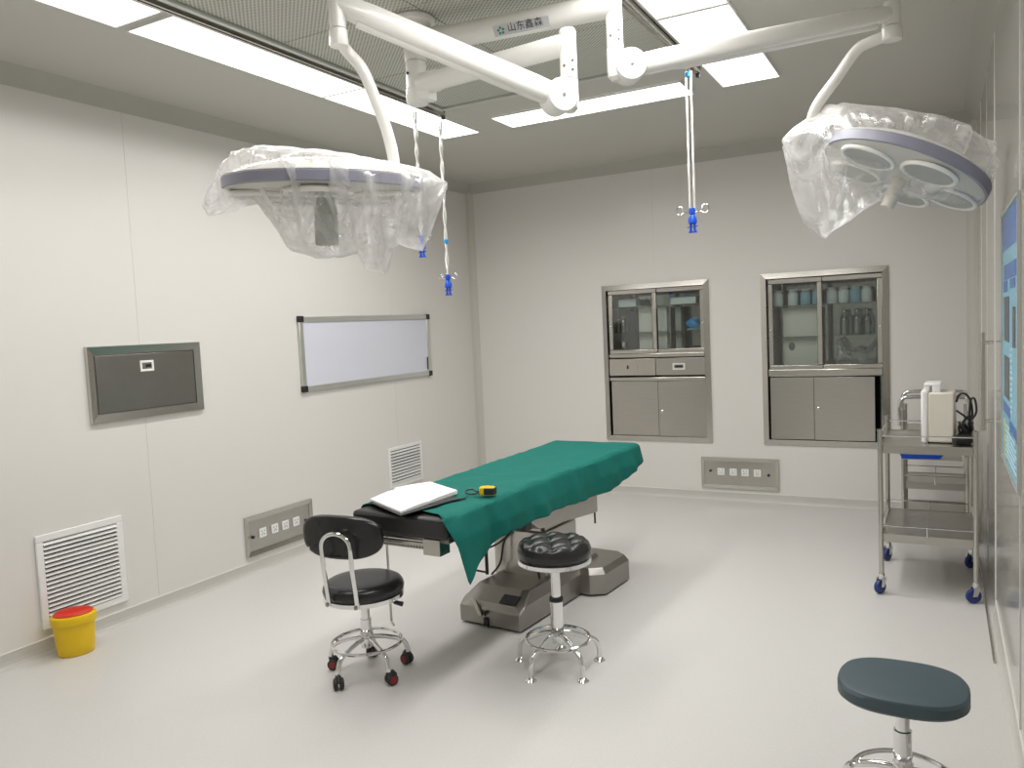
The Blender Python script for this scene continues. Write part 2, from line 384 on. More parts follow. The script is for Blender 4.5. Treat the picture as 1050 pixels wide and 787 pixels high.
MB().lathe([(.006, -.86), (.014, -.858), (.014, -.835), (.006, -.83)], n=12).build('middle_clip', M_bluel, h2)
hanger('infusion_hanger', P3, pix_len(P3, 708, 237), 'double chrome rod with blue lock hanging in the middle of the room', twin=True)

# ------------------------------------------------------------------ double operating light on one ceiling column
CX, CY = -2.09, 3.06
ol = empty('operating_light', 'white twin arm surgical pendant light hanging from the ceiling column', 'surgical light', (CX, CY, H))
def L3(p): return Vector(p)-Vector((CX, CY, H))
def part(q, name, m, parent=ol, **kw):
    q.v = [tuple(L3(v)) for v in q.v]; return q.build(name, m, parent, **kw)
part(MB().lathe([(.02, -.085), (.075, -.08), (.078, -.045), (.096, -.04), (.098, -.025), (.09, -.0145)], (CX, CY, H), 40), 'ceiling_flange', M_white)
part(MB().lathe([(.02, 2.82), (.048, 2.82), (.050, 2.83), (.050, H-.04), (.02, H-.04)], (CX, CY, 0), 32), 'upper_column', M_white)
part(MB().lathe([(.02, 2.70), (.047, 2.70), (.047, 2.817), (.042, 2.818), (.02, 2.82)], (CX, CY, 0), 32), 'lower_column', M_white)
q = MB().lathe([(.03, 2.625), (.046, 2.63), (.050, 2.645), (.050, 2.70), (.03, 2.71)], (CX, CY, 0), 32); q.box(CX+.01, CX+.085, CY-.035, CY+.035, 2.637, 2.71)
part(q, 'swivel_block', M_white, bevel=.006)
part(MB().lathe([(.004, 0), (.006, .001), (.006, .006), (.003, .007)], (CX-.01, CY-.049, 2.76), 10, ax=(-.3, -1, 0)), 'screw', M_blackm)
EA = onz(629, 5, 2.90); EB = onz(582, 45, 2.70)
def harm(c0, e, r, name):
    d = (e-c0).normalized(); a = c0+d*.03
    part(MB().tube([a, a+(e-a)*.12, a+(e-a)*.15, e], [r*1.12, r*1.12, r, r], 28), name, M_white)
harm(Vector((CX, CY, 2.90)), EA, .050, 'upper_extension_arm'); harm(Vector((CX, CY, 2.715)), EB, .043, 'lower_extension_arm')
# elbow posts
JA = Vector((EA.x, EA.y, ony(646, 66, EA.y).z)); JB = Vector((EB.x, EB.y, ony(570, 104, EB.y).z))
def post(e, top, zj, r):
    part(MB().lathe([(r*.6, zj+.075), (r, zj+.078), (r, top-.01), (r*.85, top), (.002, top+.002)], (e.x, e.y, 0), 28), 'elbow_post', M_white)
    q = MB().lathe([(r*.5, zj-.055), (r*.95, zj-.04), (r*1.04, zj-.01), (r*1.04, zj+.072), (r*.6, zj+.073)], (e.x, e.y, 0), 28)
    j = part(q, 'swivel_joint', M_white)
    dd = Vector((-e.x*.4, -1, 0)).normalized(); s_ = Vector((-dd.y, dd.x, 0))
    for a, b in ((-.6, .12), (.45, .14), (.45, .105)):
        n_ = (dd+s_*a).normalized()
        part(MB().lathe([(.003, -.001), (.0055, 0), (.0055, .003), (.003, .004)], Vector((e.x, e.y, zj+b))+n_*r, 8, ax=n_), 'screw', M_steeld)
post(EA, 2.955, JA.z, .034); post(EB, 2.755, JB.z, .034)
TA = ony(914, 14, 3.86); TB = ony(345, 4, 2.22)
def spring(J, T, w0, name):
    hz_ = Vector((T.x-J.x, T.y-J.y, 0)).normalized(); J = J+hz_*.055
    d = (T-J).normalized(); sd = d.cross(Vector((0, 0, 1))).normalized(); n_ = sd.cross(d)
    toc = (CAM-J); sd_c = sd if sd.dot(toc) > 0 else -sd
    L_ = (T-J).length; off = sd_c*.006
    q = MB()
    for a, b, hh, ww in ((0.0, 1.0, 1, 1),):
        rs = []
        for t in (0, .02, .06, .12, .3, .6, .86, .95, 1.0):
            h_ = w0*interp([0, .02, .06, .12, .86, .95, 1], [.55, .8, .95, 1, .92, .8, .5], t); w_ = .040*interp([0, .06, .95, 1], [.7, 1, .95, .6], t)
            c = J+off+d*L_*t
            rs.append([c+n_*h_*(abs(math.cos(g))**.6)*math.copysign(1, math.cos(g))+sd*w_*(abs(math.sin(g))**.6)*math.copysign(1, math.sin(g)) for g in [2*PI*(i+.5)/20 for i in range(20)]])
        q.rings(rs)
    part(q, name, M_white)
    # slim cover under the arm that makes the long seam
    q = MB(); a = J+off+d*.14-n_*(w0-.008); b = T+off-d*.08-n_*(w0*.84)
    q.tube([a, a+(b-a)*.1, b], [.006, .018, .018], 10); part(q, 'lower_cover', M_white)
    # round joint caps
    for P_, r_ in ((J, .066),):
        part(MB().lathe([(.03, -.049), (r_*.94, -.046), (r_, -.040), (r_, .040), (r_*.94, .046), (.03, .049)], P_+off, 36, ax=sd_c), 'joint_disc', M_white)
        part(MB().lathe([(.004, 0), (.007, .001), (.007, .004), (.004, .005)], P_+off+sd_c*.049, 12, ax=sd_c), 'screw', M_alu)
    return off
oA = spring(JA, TA, .043, 'spring_arm'); oB = spring(JB, TB, .044, 'spring_arm')
# end posts, curved yokes, heads
def endpost(T, zb, r):
    part(MB().lathe([(r*.7, zb+.062), (r*.9, zb+.064), (r*.9, T.z-.02), (r, T.z+.03), (r*.7, T.z+.05)], (T.x, T.y, 0), 24), 'end_post', M_white)
    part(MB().lathe([(r*.6, zb), (r, zb+.004), (r*1.05, zb+.02), (r, zb+.058), (r*.7, zb+.06)], (T.x, T.y, 0), 24), 'swivel_collar', M_white)
zTA = ony(916, 42, 3.86).z; zTB = ony(343, 50, 2.22).z
endpost(TA, zTA, .040); endpost(TB, zTB, .032)
HA = ony(930, 170, 3.97); HB = dep(333, 186, 2.80)
def yoke(pts, r): part(MB().tube(catmull(pts, 8), r, 18), 'curved_yoke', M_white)
yA = [Vector((TA.x, TA.y, zTA+.03)), ony(893, 43, 3.87), ony(878, 52, 3.88), ony(858, 80, 3.90), ony(838, 108, 3.92), ony(832, 124, 3.94)]
yB = [Vector((TB.x, TB.y, zTB+.025)), dep(357, 54, 2.80), dep(372, 72, 2.81), dep(386, 105, 2.83), dep(397, 135, 2.85), dep(404, 166, 2.87), dep(402, 178, 2.87)]
yoke(yA, .024); yoke(yB, .021)
def head(Hc, n_down, R_, bt=.034):
    nd = Vector(n_down).normalized(); z_ = -nd
    x_ = Vector((1, 0, 0)); x_ = (x_-z_*x_.dot(z_)).normalized(); y_ = z_.cross(x_)
    def W(p): return Hc+x_*p[0]+y_*p[1]+z_*p[2]
    q = MB().lathe([(.02, .075), (.10, .072), (R_*.55, .060), (R_*.85, .035), (R_*.985, .012), (R_, .006), (R_*.98, -.002)], (0, 0, 0), 56)
    q.v = [tuple(W(v)) for v in q.v]; hd = part(q, 'lamp_head', M_white)
    def sub(q, name, m): q.v = [tuple(W(v)) for v in q.v]; return part(q, name, m, hd)
    sub(MB().lathe([(R_*.97, -bt), (R_*1.004, -bt+.004), (R_*1.006, 0), (R_*.985, .006), (R_*.97, .0)], (0, 0, 0), 56), 'rim_band', M_band)
    sub(MB().lathe([(R_*.97, -bt+.01), (R_*.98, -bt), (R_*.90, -bt-.010), (R_*.5, -bt-.018), (.02, -bt-.020)], (0, 0, 0), 56), 'underside', M_undl)
    for i in range(5):
        a = 2*PI*i/5+.3; c = (R_*.62*math.cos(a), R_*.62*math.sin(a), -bt-.018)
        sub(MB().lathe([(.02, -.008), (R_*.27, -.008), (R_*.29, -.002), (R_*.29, .01)], c, 26), 'lens_panel', M_under)
        sub(MB().torus((c[0], c[1], -bt-.020), R_*.31, .010, 30, 8), 'lens_ring', M_white)
    return hd, sub
hA, subA = head(HA, (-.41, -.18, -.893), .350, .046)
hB, subB = head(HB, (-.07, .045, -1), .345)
subA(MB().lathe([(.01, -.20), (.028, -.198), (.030, -.15), (.026, -.10), (.034, -.06), (.034, -.04)], n=24), 'sterile_handle', M_cream)
subB(MB().lathe([(.01, -.225), (.039, -.223), (.041, -.218), (.041, -.10), (.03, -.06), (.03, -.04)], n=28), 'sterile_handle', M_grip)
# the pivot cap of the far head
pc = ony(858, 118, 3.93); part(MB().lathe([(.01, -.06), (.040, -.06), (.043, -.05), (.043, .05), (.036, .058), (.01, .06)], pc, 24, ax=(.75, -.5, -.35)), 'pivot_cap', M_white)
part(MB().tube([yA[-1], pc], .028, 14), 'pivot_arm', M_white)
pb = dep(402, 176, 2.87); part(MB().tube([pb, HB+Vector((.05, 0, .05))], .022, 12), 'pivot_arm', M_white)
# maker's label on the upper extension arm
dA = (EA-Vector((CX, CY, 2.90))).normalized(); lp = onz(533, 22, 2.885)
t0 = (lp-Vector((CX, CY, 2.9))).dot(dA); side = Vector((dA.y, -dA.x, 0)); side = side if side.y < 0 else -side
nrm = (side*.80-Vector((0, 0, .60))).normalized(); upv = nrm.cross(dA); upv = upv if upv.z > 0 else -upv
lc = Vector((CX, CY, 2.9))+dA*t0+nrm*.0515
def plate(u0_, u1_, v0_, v1_, h_, name, m, par=ol):
    q = MB(); lo = [lc+dA*a+upv*b for a, b in ((u0_, v0_), (u1_, v0_), (u1_, v1_), (u0_, v1_))]
    q.hexa(lo, [p+nrm*h_ for p in lo]); return part(q, name, m, par, smooth=False)
M_stick = mat('label_silver', (0.55, 0.56, 0.58), 0.4)
lbl = plate(-.125, .125, -.022, .022, .0015, 'maker_label', M_stick)
for i in range(5):
    a = 2*PI*i/5+.4; c0 = lc+nrm*.0022-dA*.092; q = MB()
    c1 = c0+(dA*math.cos(a)+upv*math.sin(a))*.012
    q.lathe([(.001, 0), (.0055, 0), (.0055, .0008), (.001, .0008)], c1, 10, ax=nrm); part(q, 'emblem', M_logo, lbl)
def text_mesh(body, size):
    cu = bpy.data.curves.new('lettering', 'FONT'); cu.body = body; cu.size = size; cu.align_x = 'LEFT'; cu.extrude = .0004; cu.resolution_u = 3
    o = bpy.data.objects.new('lettering', cu); C.objects.link(o); bpy.context.view_layer.update()
    me = bpy.data.meshes.new_from_object(o.evaluated_get(bpy.context.evaluated_depsgraph_get())); bpy.data.objects.remove(o); return me
def lettering(body, size, o_, xd, yd, nd, m, parent, base):
    me = text_mesh(body, size); me.materials.clear(); me.materials.append(m)
    for v in me.vertices: v.co = (o_+xd*v.co.x+yd*v.co.y+nd*v.co.z)-base
    o = bpy.data.objects.new('lettering', me); C.objects.link(o); o.parent = parent; return o
try: lettering('山东鑫森', .040, lc-dA*.062-upv*.008+nrm*.0022, dA, upv, nrm, M_ink, lbl, Vector((CX, CY, H)))
except Exception as e: print('text', e)

# ------------------------------------------------------------------ plastic bags over the lamp heads
def bag(name, xs_, tops, bots, halfw, D, label, seed, m, n_a=150, n_p=72, amp=.010, pinch=.35):
    """closed film sack: for every station across it a ring from its top line down to its ragged lower line"""
    q = MB(); rs = []
    a0, a1 = xs_[0], xs_[-1]
    for i in range(n_a+1):
        x = a0+(a1-a0)*(.5*(0.5-0.5*math.cos(PI*i/n_a))+.5*i/n_a)
        yt = interp(xs_, tops, x); yb_ = interp(xs_, bots, x); hw = interp(xs_, halfw, x); ring = []
        T_ = D(x, yt); B_ = D(x, yb_); back = Vector((fw.x, fw.y, 0)).normalized()
        for j in range(n_p):
            g = 2*PI*j/n_p; s = (1-math.cos(g))/2           # 0 top, 1 bottom
            P = T_+(B_-T_)*s
            wd = hw*abs(math.sin(g))**(1.0-.45*min(1, s*1.6))*math.copysign(1, math.sin(g))*(1-(1-pinch)*max(0, s-.25)/.75)
            fold = 1+.22*noise.noise(Vector((x*.09, seed, s*1.5)))*(s > .2)
            P = P-back*wd*fold
            nv = noise.noise_vector(Vector((x*.06+seed, s*4.0, math.copysign(1, wd))))
            r1 = 1-abs(noise.noise(Vector((x*.045+seed, s*3.3+x*.02, 3*math.copysign(1, wd)))))*2
            P = P+nv*amp*(0.3+s)+Vector((0, 0, 1))*0-back*math.copysign(1, wd)*r1*amp*1.4*min(1, s*3)
            ring.append(P)
        rs.append(ring)
    q.rings(rs)
    o = q.build(name, m); o.data.shade_smooth() if hasattr(o.data, 'shade_smooth') else None
    return tag(o, label, 'plastic bag', 'plastic bags over the lamp heads')
x1 = [211, 217, 229, 234, 262, 283, 300, 320, 345, 370, 375, 396, 400, 410, 432, 441, 450, 458]
t1 = [204, 192, 178, 172, 161, 155, 154, 157, 159, 163, 164, 167, 168, 170, 174, 176, 182, 187]
b1 = [210, 222, 219, 216, 207, 228, 256, 262, 263, 257, 274, 279, 254, 251, 256, 240, 215, 190]
w1 = [.01, .04, .07, .12, .26, .31, .345, .36, .365, .35, .345, .32, .31, .29, .20, .15, .08, .02]
bag('plastic_bag', x1, t1, b1, w1, lambda x, y: dep(x, y, 2.80), 'crumpled clear plastic bag over the left lamp head', 3.1, M_film)
x2 = [803, 808, 815, 828, 845, 860, 875, 900, 925, 950, 980, 1000, 1014]
t2 = [142, 136, 130, 121, 113, 107, 110, 115, 122, 131, 147, 160, 173]
b2 = [152, 168, 200, 228, 244, 234, 220, 205, 200, 203, 206, 207, 186]
w2 = [.01, .04, .08, .13, .19, .23, .27, .32, .35, .36, .28, .18, .05]
bag('plastic_bag', x2, t2, b2, w2, lambda x, y: ony(x, y, 3.97), 'crumpled clear plastic bag drooping off the right lamp head', 8.4, M_film2, pinch=.25)

# ------------------------------------------------------------------ things on the left wall
def on_left(name, label, cat, y0, y1, z0, z1, group=None):
    """Empty on the left wall; local x runs along the wall (+Y), local -y faces the room"""
    return empty(name, label, cat, (XL, (y0+y1)/2, (z0+z1)/2), PI/2, group), (y1-y0)/2, (z1-z0)/2
# hatch
t, hx, hz = on_left('wall_hatch', 'brushed steel flap door with a small latch, high on the left wall', 'hatch', 2.706, 3.472, 1.169, 1.600)
def bevel_frame(q, hx, hz, w_, proud, m=0):
    o = [(-hx, -hz), (hx, -hz), (hx, hz), (-hx, hz)]; i_ = [(-hx+w_, -hz+w_), (hx-w_, -hz+w_), (hx-w_, hz-w_), (-hx+w_, hz-w_)]
    vv = [(x, -.001, z) for x, z in o]+[(x*.985, -proud, z*.985) for x, z in o]+[(x, -proud*.55, z) for x, z in i_]+[(x, -.001, z) for x, z in i_]
    fs = []
    for a in range(4):
        b = (a+1) % 4; fs += [(a, b, 4+b, 4+a), (4+a, 4+b, 8+b, 8+a), (8+a, 8+b, 12+b, 12+a)]
    q.add(vv, fs, m); return q
bevel_frame(MB(), hx, hz, .048, .022).build('frame', M_steelh, t, smooth=False)
MB().box(-hx+.05, hx-.05, -.002, -.0005, -hz+.05, hz-.05).build('gap', M_dark, t)
dr = MB().box(-hx+.054, hx-.054, -.013, -.003, -hz+.053, hz-.053).build('door', M_steeld, t, bevel=.002)
q = MB(); q.frame(-.052, .040, .055, .120, .014, -.018, -.013); q.build('latch', M_white, dr, bevel=.003)
MB().box(-.038, .026, -.0145, -.013, .069, .106).build('latch_recess', M_steelh, dr)
MB().box(-.012, .022, -.020, -.0145, .079, .097).build('latch_slider', M_blackm, dr, bevel=.003)
# whiteboard
t, hx, hz = on_left('whiteboard', 'white writing board with aluminium frame and black corner caps', 'whiteboard', 4.364, 6.045, 1.194, 1.750)
MB().box(-hx+.02, hx-.02, -.014, -.001, -hz+.02, hz-.02).build('writing_surface', M_board, t)
q = MB(); W_ = .042
for a in ((-hx+.03, hx-.03, -hz, -hz+W_), (-hx+.03, hx-.03, hz-W_, hz), (-hx, -hx+W_, -hz+.03, hz-.03), (hx-W_, hx, -hz+.03, hz-.03)): q.box(a[0], a[1], -.024, -.001, a[2], a[3])
q.build('frame', M_alu, t, bevel=.005)
for sx in (-1, 1):
    for sz in (-1, 1):
        cx, cz = sx*(hx-.022), sz*(hz-.020); MB().box(cx-.027, cx+.027, -.028, -.001, cz-.024, cz+.024).build('corner_cap', M_blackm, t, bevel=.006)
MB().tube([(hx-.062, -.022, -hz+.06), (hx-.062, -.022, -hz+.17)], .005, 8).build('pen_clip', M_blackm, t)
# louvred vents
def vent(label, y0, y1, z0, z1, n):
    t, hx, hz = on_left('return_air_grille', label, 'air vent', y0, y1, z0, z1, 'louvred grilles low on the left wall'); w_ = .038 if n > 14 else .030
    q = MB(); q.frame(-hx, hx, -hz, hz, w_, -.016, -.001); q.build('frame', M_whitep, t, bevel=.004)
    MB().box(-hx+w_, hx-w_, -.004, -.0005, -hz+w_, hz-w_).build('dark_backing', M_louvre, t)
    a = 2*(hz-w_)/n
    for i in range(n):
        z = -hz+w_+a*(i+.5); j = random.uniform(-.10, .30)
        q = MB(); ww = hx-w_; d0 = a*.42*(1+j*.5)
        q.add([(-ww, -.004, z+d0*.5), (ww, -.004, z+d0*(.5+j)), (ww, -.020, z-d0*.55), (-ww, -.020, z-d0*.55+j*.002),
               (-ww, -.003, z+d0*.5-.003), (ww, -.003, z+d0*(.5+j)-.003), (ww, -.019, z-d0*.55-.003), (-ww, -.019, z-d0*.55-.003)],
              [(0, 1, 2, 3), (7, 6, 5, 4), (0, 3, 7, 4), (1, 5, 6, 2), (3, 2, 6, 7), (0, 4, 5, 1)])
        q.build('louvre', M_whitep, t, smooth=False)
vent('large white louvred wall grille behind the yellow bin', 2.347, 2.842, .130, .630, 18)
vent('small white louvred wall grille seen above the draped table', 5.341, 5.830, .267, .618, 11)
# outlet panels
def outlets(t, hx, hz, mats_, xs_, zo, size, holes):
    bevel_frame(MB(), hx, hz, .032, .020).build('frame', M_steelh, t, smooth=False)
    MB().box(-hx+.03, hx-.03, -.006, -.0005, -hz+.03, hz-.03).build('back_plate', mats_, t)
    for x in xs_:
        s_ = MB().box(x-size/2, x+size/2, -.012, -.006, zo-size/2, zo+size/2).build('socket', M_whitep, t, bevel=.003)
        for dx, dz in ((-.012, .012), (.012, .012), (-.011, -.012), (.011, -.012), (0, -.004)):
            MB().box(x+dx-.002, x+dx+.002, -.0126, -.0119, zo+dz-.005, zo+dz+.005).build('pin_slot', M_blackm, s_, smooth=False)
    for x, z in holes:
        k_ = MB().lathe([(.005, 0), (.011, .001), (.011, .012), (.008, .014), (.002, .0145)], (x, -.006, z), 14, ax=(0, -1, 0)).build('earth_terminal', M_blackm, t)
t, hx, hz = on_left('outlet_panel', 'steel outlet panel with four sockets, low on the left wall', 'power outlet', 3.735, 4.385, .122, .396, 'steel outlet panels')
outlets(t, hx, hz, M_steel, [3.893-4.06, 4.005-4.06, 4.108-4.06, 4.216-4.06], .003, .064, [(3.80-4.06, -.008), (4.315-4.06, -.012)])
t = empty('outlet_panel', 'steel outlet panel with four sockets, on the back wall below the cabinets', 'power outlet', (-1.543, YB, .246), 0, 'steel outlet panels')
outlets(t, .333, .136, M_steelh, [-.158, -.052, .048, .152], .010, .062, [(-.250, .014), (.245, -.004)])
# yellow sharps bin
t = empty('sharps_bin', 'small yellow plastic waste bin with a domed red lid on the floor', 'bin', (-4.010, 2.435, 0), math.radians(60))
q = MB().lathe([(.02, .0), (.076, .0), (.082, .006), (.088, .06), (.094, .165), (.094, .172)], n=40, sx=1.05, sy=.86); q.build('container', M_yellow, t)
q = MB().lathe([(.090, .168), (.102, .168), (.104, .174), (.104, .206), (.098, .213), (.060, .216), (.02, .217)], n=40, sx=1.05, sy=.86)
q.box(-.03, .03, .080, .098, .178, .214); q.build('collar', M_yellow, t)
MB().lathe([(.088, .212), (.090, .220), (.080, .228), (.05, .234), (.01, .236)], n=40, sx=1.05, sy=.84).build('lid', M_red, t)

# ------------------------------------------------------------------ recessed cabinets in the back wall
def cabinet(box, label, split, zg, zr, drawers, doors, knob):
    x0, x1, z0, z1 = box; cx = (x0+x1)/2
    t = empty('recessed_cabinet', label, 'cabinet', (cx, YB, z0), 0, 'steel cabinets set in the back wall')
    X0, X1, Z1 = x0-cx, x1-cx, z1-z0; D_ = .36; w_ = .046
    q = MB(); hX, hZ = (X1-X0)/2, Z1/2
    O_ = [(-hX, -hZ), (hX, -hZ), (hX, hZ), (-hX, hZ)]; I_ = [(-hX+w_, -hZ+w_), (hX-w_, -hZ+w_), (hX-w_, hZ-w_), (-hX+w_, hZ-w_)]
    q.add([(x, .0, z+hZ) for x, z in O_]+[(x, -.012, z+hZ) for x, z in O_]+[(x, -.026, z+hZ) for x, z in I_]+[(x, .02, z+hZ) for x, z in I_],
          [f for a_ in range(4) for f in ((a_, (a_+1) % 4, 4+(a_+1) % 4, 4+a_), (4+a_, 4+(a_+1) % 4, 8+(a_+1) % 4, 8+a_), (8+a_, 8+(a_+1) % 4, 12+(a_+1) % 4, 12+a_))])
    q.build('face_frame', M_steelh, t, smooth=False)
    q = MB(); a, b, c, d = X0+.015, X1-.015, .015, Z1-.015
    q.box(a, a+.004, .02, D_, c, d); q.box(b-.004, b, .02, D_, c, d); q.box(a, b, .02, D_, c, c+.004); q.box(a, b, .02, D_, d-.004, d)
    q.build('carcass', M_steel, t, smooth=False)
    MB().box(a, b, D_, D_+.004, c, d).build('back_panel', M_mirror, t)
    g0, g1 = zg[0]-z0, zg[1]-z0
    q = MB(); q.box(X0+w_, X1-w_, -.016, .34, zr[0]-z0, zr[1]-z0)
    if drawers: q.box(X0+w_, X1-w_, -.014, .34, doors[1]-z0, doors[1]-z0+.040)
    q.build('rail', M_steelh, t, bevel=.010)
    s = split-cx; fwid = .040
    for k_, (a, b, yy) in enumerate(((X0+w_+.012, s+.022, -.012), (s-.022, X1-w_, .004))):
        q = MB(); q.frame(a, b, g0, g1, fwid, yy, yy+.014); dd = q.build('sliding_glass_door', M_steelh, t, bevel=.006)
        MB().box(a+fwid-.004, b-fwid+.004, yy+.005, yy+.009, g0+fwid-.004, g1-fwid+.004).build('glass_pane', M_glass, dd, smooth=False)
        kx = a+.018 if k_ == 0 else b-.018
        MB().lathe([(.004, 0), (.009, .002), (.010, .008), (.006, .012), (.001, .013)], (kx, yy, g0+(g1-g0)*.44), 12, ax=(0, -1, 0)).build('finger_pull', M_chrome, dd)
    if drawers:
        da, db = drawers[0]-z0, drawers[1]-z0
        for k_, (a, b) in enumerate(((X0+w_+.004, s-.002), (s+.002, X1-w_-.004))):
            q = MB().box(a, b, -.012, .30, da, db); dd = q.build('drawer', M_steel if k_ else M_steelh, t, bevel=.003)
            m_ = (a+b)/2+(-.01 if k_ else .0)
            if k_:
                MB().frame(m_-.055, m_+.055, (da+db)/2-.028, (da+db)/2+.028, .010, -.018, -.012).build('label_holder', M_whitep, dd)
                MB().box(m_-.035, m_+.035, -.0135, -.0125, (da+db)/2-.010, (da+db)/2+.010).build('label_slot', M_dark, dd)
            else:
                MB().frame(m_-.055, m_+.055, (da+db)/2-.026, (da+db)/2+.026, .006, -.015, -.012).build('label_holder', M_steelh, dd)
                MB().box(m_-.048, m_-.034, -.016, -.012, (da+db)/2-.016, (da+db)/2+.016).build('label_slot', M_dark, dd)
    ends = [X0+w_+.014, knob[0]-cx-.02, X1-w_ - doors[2]]
    for k_, (a, b, yy) in enumerate(((ends[0], ends[1], .0), (ends[1], ends[2], -.012))):
        dd = MB().box(a, b, yy, yy+.012, doors[0]-z0+.004, doors[1]-z0-.002).build('sliding_door', M_steel, t, bevel=.002)
        if k_: MB().box(a-.004, a-.0005, yy+.002, yy+.012, doors[0]-z0+.006, doors[1]-z0-.004).build('door_edge', M_dark, dd)
    MB().lathe([(.004, 0), (.010, .002), (.012, .010), (.007, .014), (.001, .015)], (knob[0]-cx+.012, -.012, knob[1]-z0), 14, ax=(0, -1, 0)).build('knob', M_chrome, t)
    return t, cx
M_shelf = glass('shelf_glass', (0.72, 0.85, 0.80), 0.08)
c1, cx1 = cabinet(CAB1, 'left recessed steel cabinet, glass doors over two drawers and low doors', -2.262, (1.305, 1.890), (1.270, 1.312), (1.108, 1.262), (.553, 1.055, .0), (-2.225, .785))
c2, cx2 = cabinet(CAB2, 'right recessed steel cabinet with taller glass doors and no drawers', -.868, (1.140, 1.895), (1.082, 1.148), None, (.553, 1.078, .062), (-.900, .822))
for c, cx, box, zs in ((c1, cx1, CAB1, (1.735, 1.500)), (c2, cx2, CAB2, (1.672, 1.412))):
    for z in zs: MB().box(box[0]-cx+.03, box[1]-cx-.03, .06, .34, z-box[2]-.006, z-box[2]).build('glass_shelf', M_shelf, c, smooth=False)
M_jarg = glass('bottle_glass', (0.80, 0.88, 0.86), 0.12)
def jar(x, y, z, r, h, m, label, group):
    t = empty('jar', label, 'jar', (x, y, z), group=group)
    MB().lathe([(.01, 0), (r*.95, 0), (r, .004), (r, h*.74), (r*.8, h*.84), (r*.7, h*.85)], n=20).build('body', m, t)
    MB().lathe([(r*.72, h*.85), (r*.76, h*.86), (r*.76, h*.98), (r*.5, h), (.002, h)], n=20).build('lid', M_whitep, t)
YC = YB+.17
for x, y, mm, lb in ((798, 301, M_jarw, 'pale jar, first from the left on the top shelf of the right cabinet'), (813, 300, M_jarw, 'pale jar, second from the left on the top shelf of the right cabinet'),
                 (826, 301, M_jarb, 'blue jar, third from the left on the top shelf of the right cabinet'), (838, 301, M_jarb, 'blue jar just left of the middle bar, right cabinet top shelf'),
                 (853, 301, M_jarw, 'pale jar just right of the middle bar, right cabinet top shelf'), (865, 301, M_jarw, 'pale jar, second right of the middle bar, right cabinet top shelf'),
                 (877, 300, M_jarb, 'blue jar, third right of the middle bar, right cabinet top shelf'), (889, 300, M_jarw, 'pale jar, rightmost on the top shelf of the right cabinet')):
    p = ony(x, y, YC); jar(p.x, YC, 1.672, .042, .135, mm, lb, 'jars on the top shelf of the right cabinet')
for x, lb in ((866, 'left'), (879, 'middle'), (889, 'right')):
    p = ony(x, 335, YC); t = empty('glass_bottle', 'clear stoppered glass bottle, %s of three on the middle shelf of the right cabinet' % lb, 'bottle', (p.x, YC, 1.412), group='glass bottles in the right cabinet')
    MB().lathe([(.01, 0), (.034, 0), (.036, .005), (.036, .12), (.028, .15), (.014, .165), (.014, .185)], n=20).build('body', M_jarg, t)
    MB().lathe([(.012, .183), (.018, .186), (.020, .200), (.012, .212), (.001, .214)], n=14).build('stopper', M_chrome, t)
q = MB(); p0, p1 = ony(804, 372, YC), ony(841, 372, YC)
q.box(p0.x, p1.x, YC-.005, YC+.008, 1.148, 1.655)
tag_ = q.build('pale_reflection', M_panelg, bevel=.004); tag(tag_, 'pale panel with a dark oval spot standing in for a reflection, right cabinet', 'reflection')  # solid panel and its oval stand in for a reflection in the steel back
# wrapped bundle
q = MB(); p0, p1 = ony(857, 360, YC), ony(901, 360, YC); rs = []
for i in range(31):
    t_ = i/30; x = p0.x+(p1.x-p0.x)*t_; ring = []
    for j in range(24):
        g = 2*PI*j/24; hh = .085+.02*math.sin(t_*7+1)+.012*math.sin(t_*15); d_ = .09
        k_ = 1 if 0 < i < 30 else .5
        ring.append(Vector((x, YC+d_*math.cos(g)*k_*(1+.1*math.sin(9*t_+j)), 1.152+max(0, hh+hh*math.sin(g)*k_+.012*noise.noise(Vector((t_*6, j*.4, 1)))))))
    rs.append(ring)
q.rings(rs); tag(q.build('wrapped_bundle', M_film2), 'plastic wrapped bundle on the bottom of the right cabinet', 'bundle')
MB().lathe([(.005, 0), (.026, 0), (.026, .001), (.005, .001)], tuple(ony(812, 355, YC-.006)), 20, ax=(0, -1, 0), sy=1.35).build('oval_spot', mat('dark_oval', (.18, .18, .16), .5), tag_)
# left cabinet contents and shapes standing in for reflections
def boxthing(name, label, cat, x0p, x1p, z0, z1, y, d_, m):
    a, b = ony(x0p, 330, y).x, ony(x1p, 330, y).x
    return tag(MB().box(a, b, y-d_, y+d_, z0, z1).build(name, m, bevel=.004), label, cat)
boxthing('dark_reflection', 'tall dark block standing in for a reflection in the left cabinet', 'folder', 645, 654.5, 1.316, 1.70, YC, .05, mat('dark_reflection', (.035, .03, .045), .4))  # dark block put in for an unclear reflection behind the glass
boxthing('pale_reflection', 'pale panel standing in for a reflection beside the dark block, left cabinet', 'reflection', 655, 669, 1.316, 1.72, YC, .008, M_panelg)  # pale reflection built as a solid upright panel
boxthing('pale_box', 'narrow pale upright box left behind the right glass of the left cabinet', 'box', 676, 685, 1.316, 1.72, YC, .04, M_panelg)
boxthing('narrow_reflection', 'narrow grey green block standing in for a reflection, middle of the right glass', 'binder', 694, 700, 1.316, 1.72, YC+.06, .05, M_grip)  # narrow block added in place of an unclear reflection
boxthing('paper_packet', 'flat bluish white packet on the top shelf of the left cabinet', 'packet', 690, 716, 1.736, 1.80, YC, .06, M_jarw)
boxthing('folded_cloth', 'folded pale cloth on the top shelf, left half of the left cabinet', 'cloth', 637, 655, 1.736, 1.81, YC, .06, M_jarw)
p = ony(711, 338, YC-.03); t = empty('blue_packet', 'small crumpled blue packet on the middle shelf of the left cabinet', 'packet', (p.x, YC-.03, 1.501))
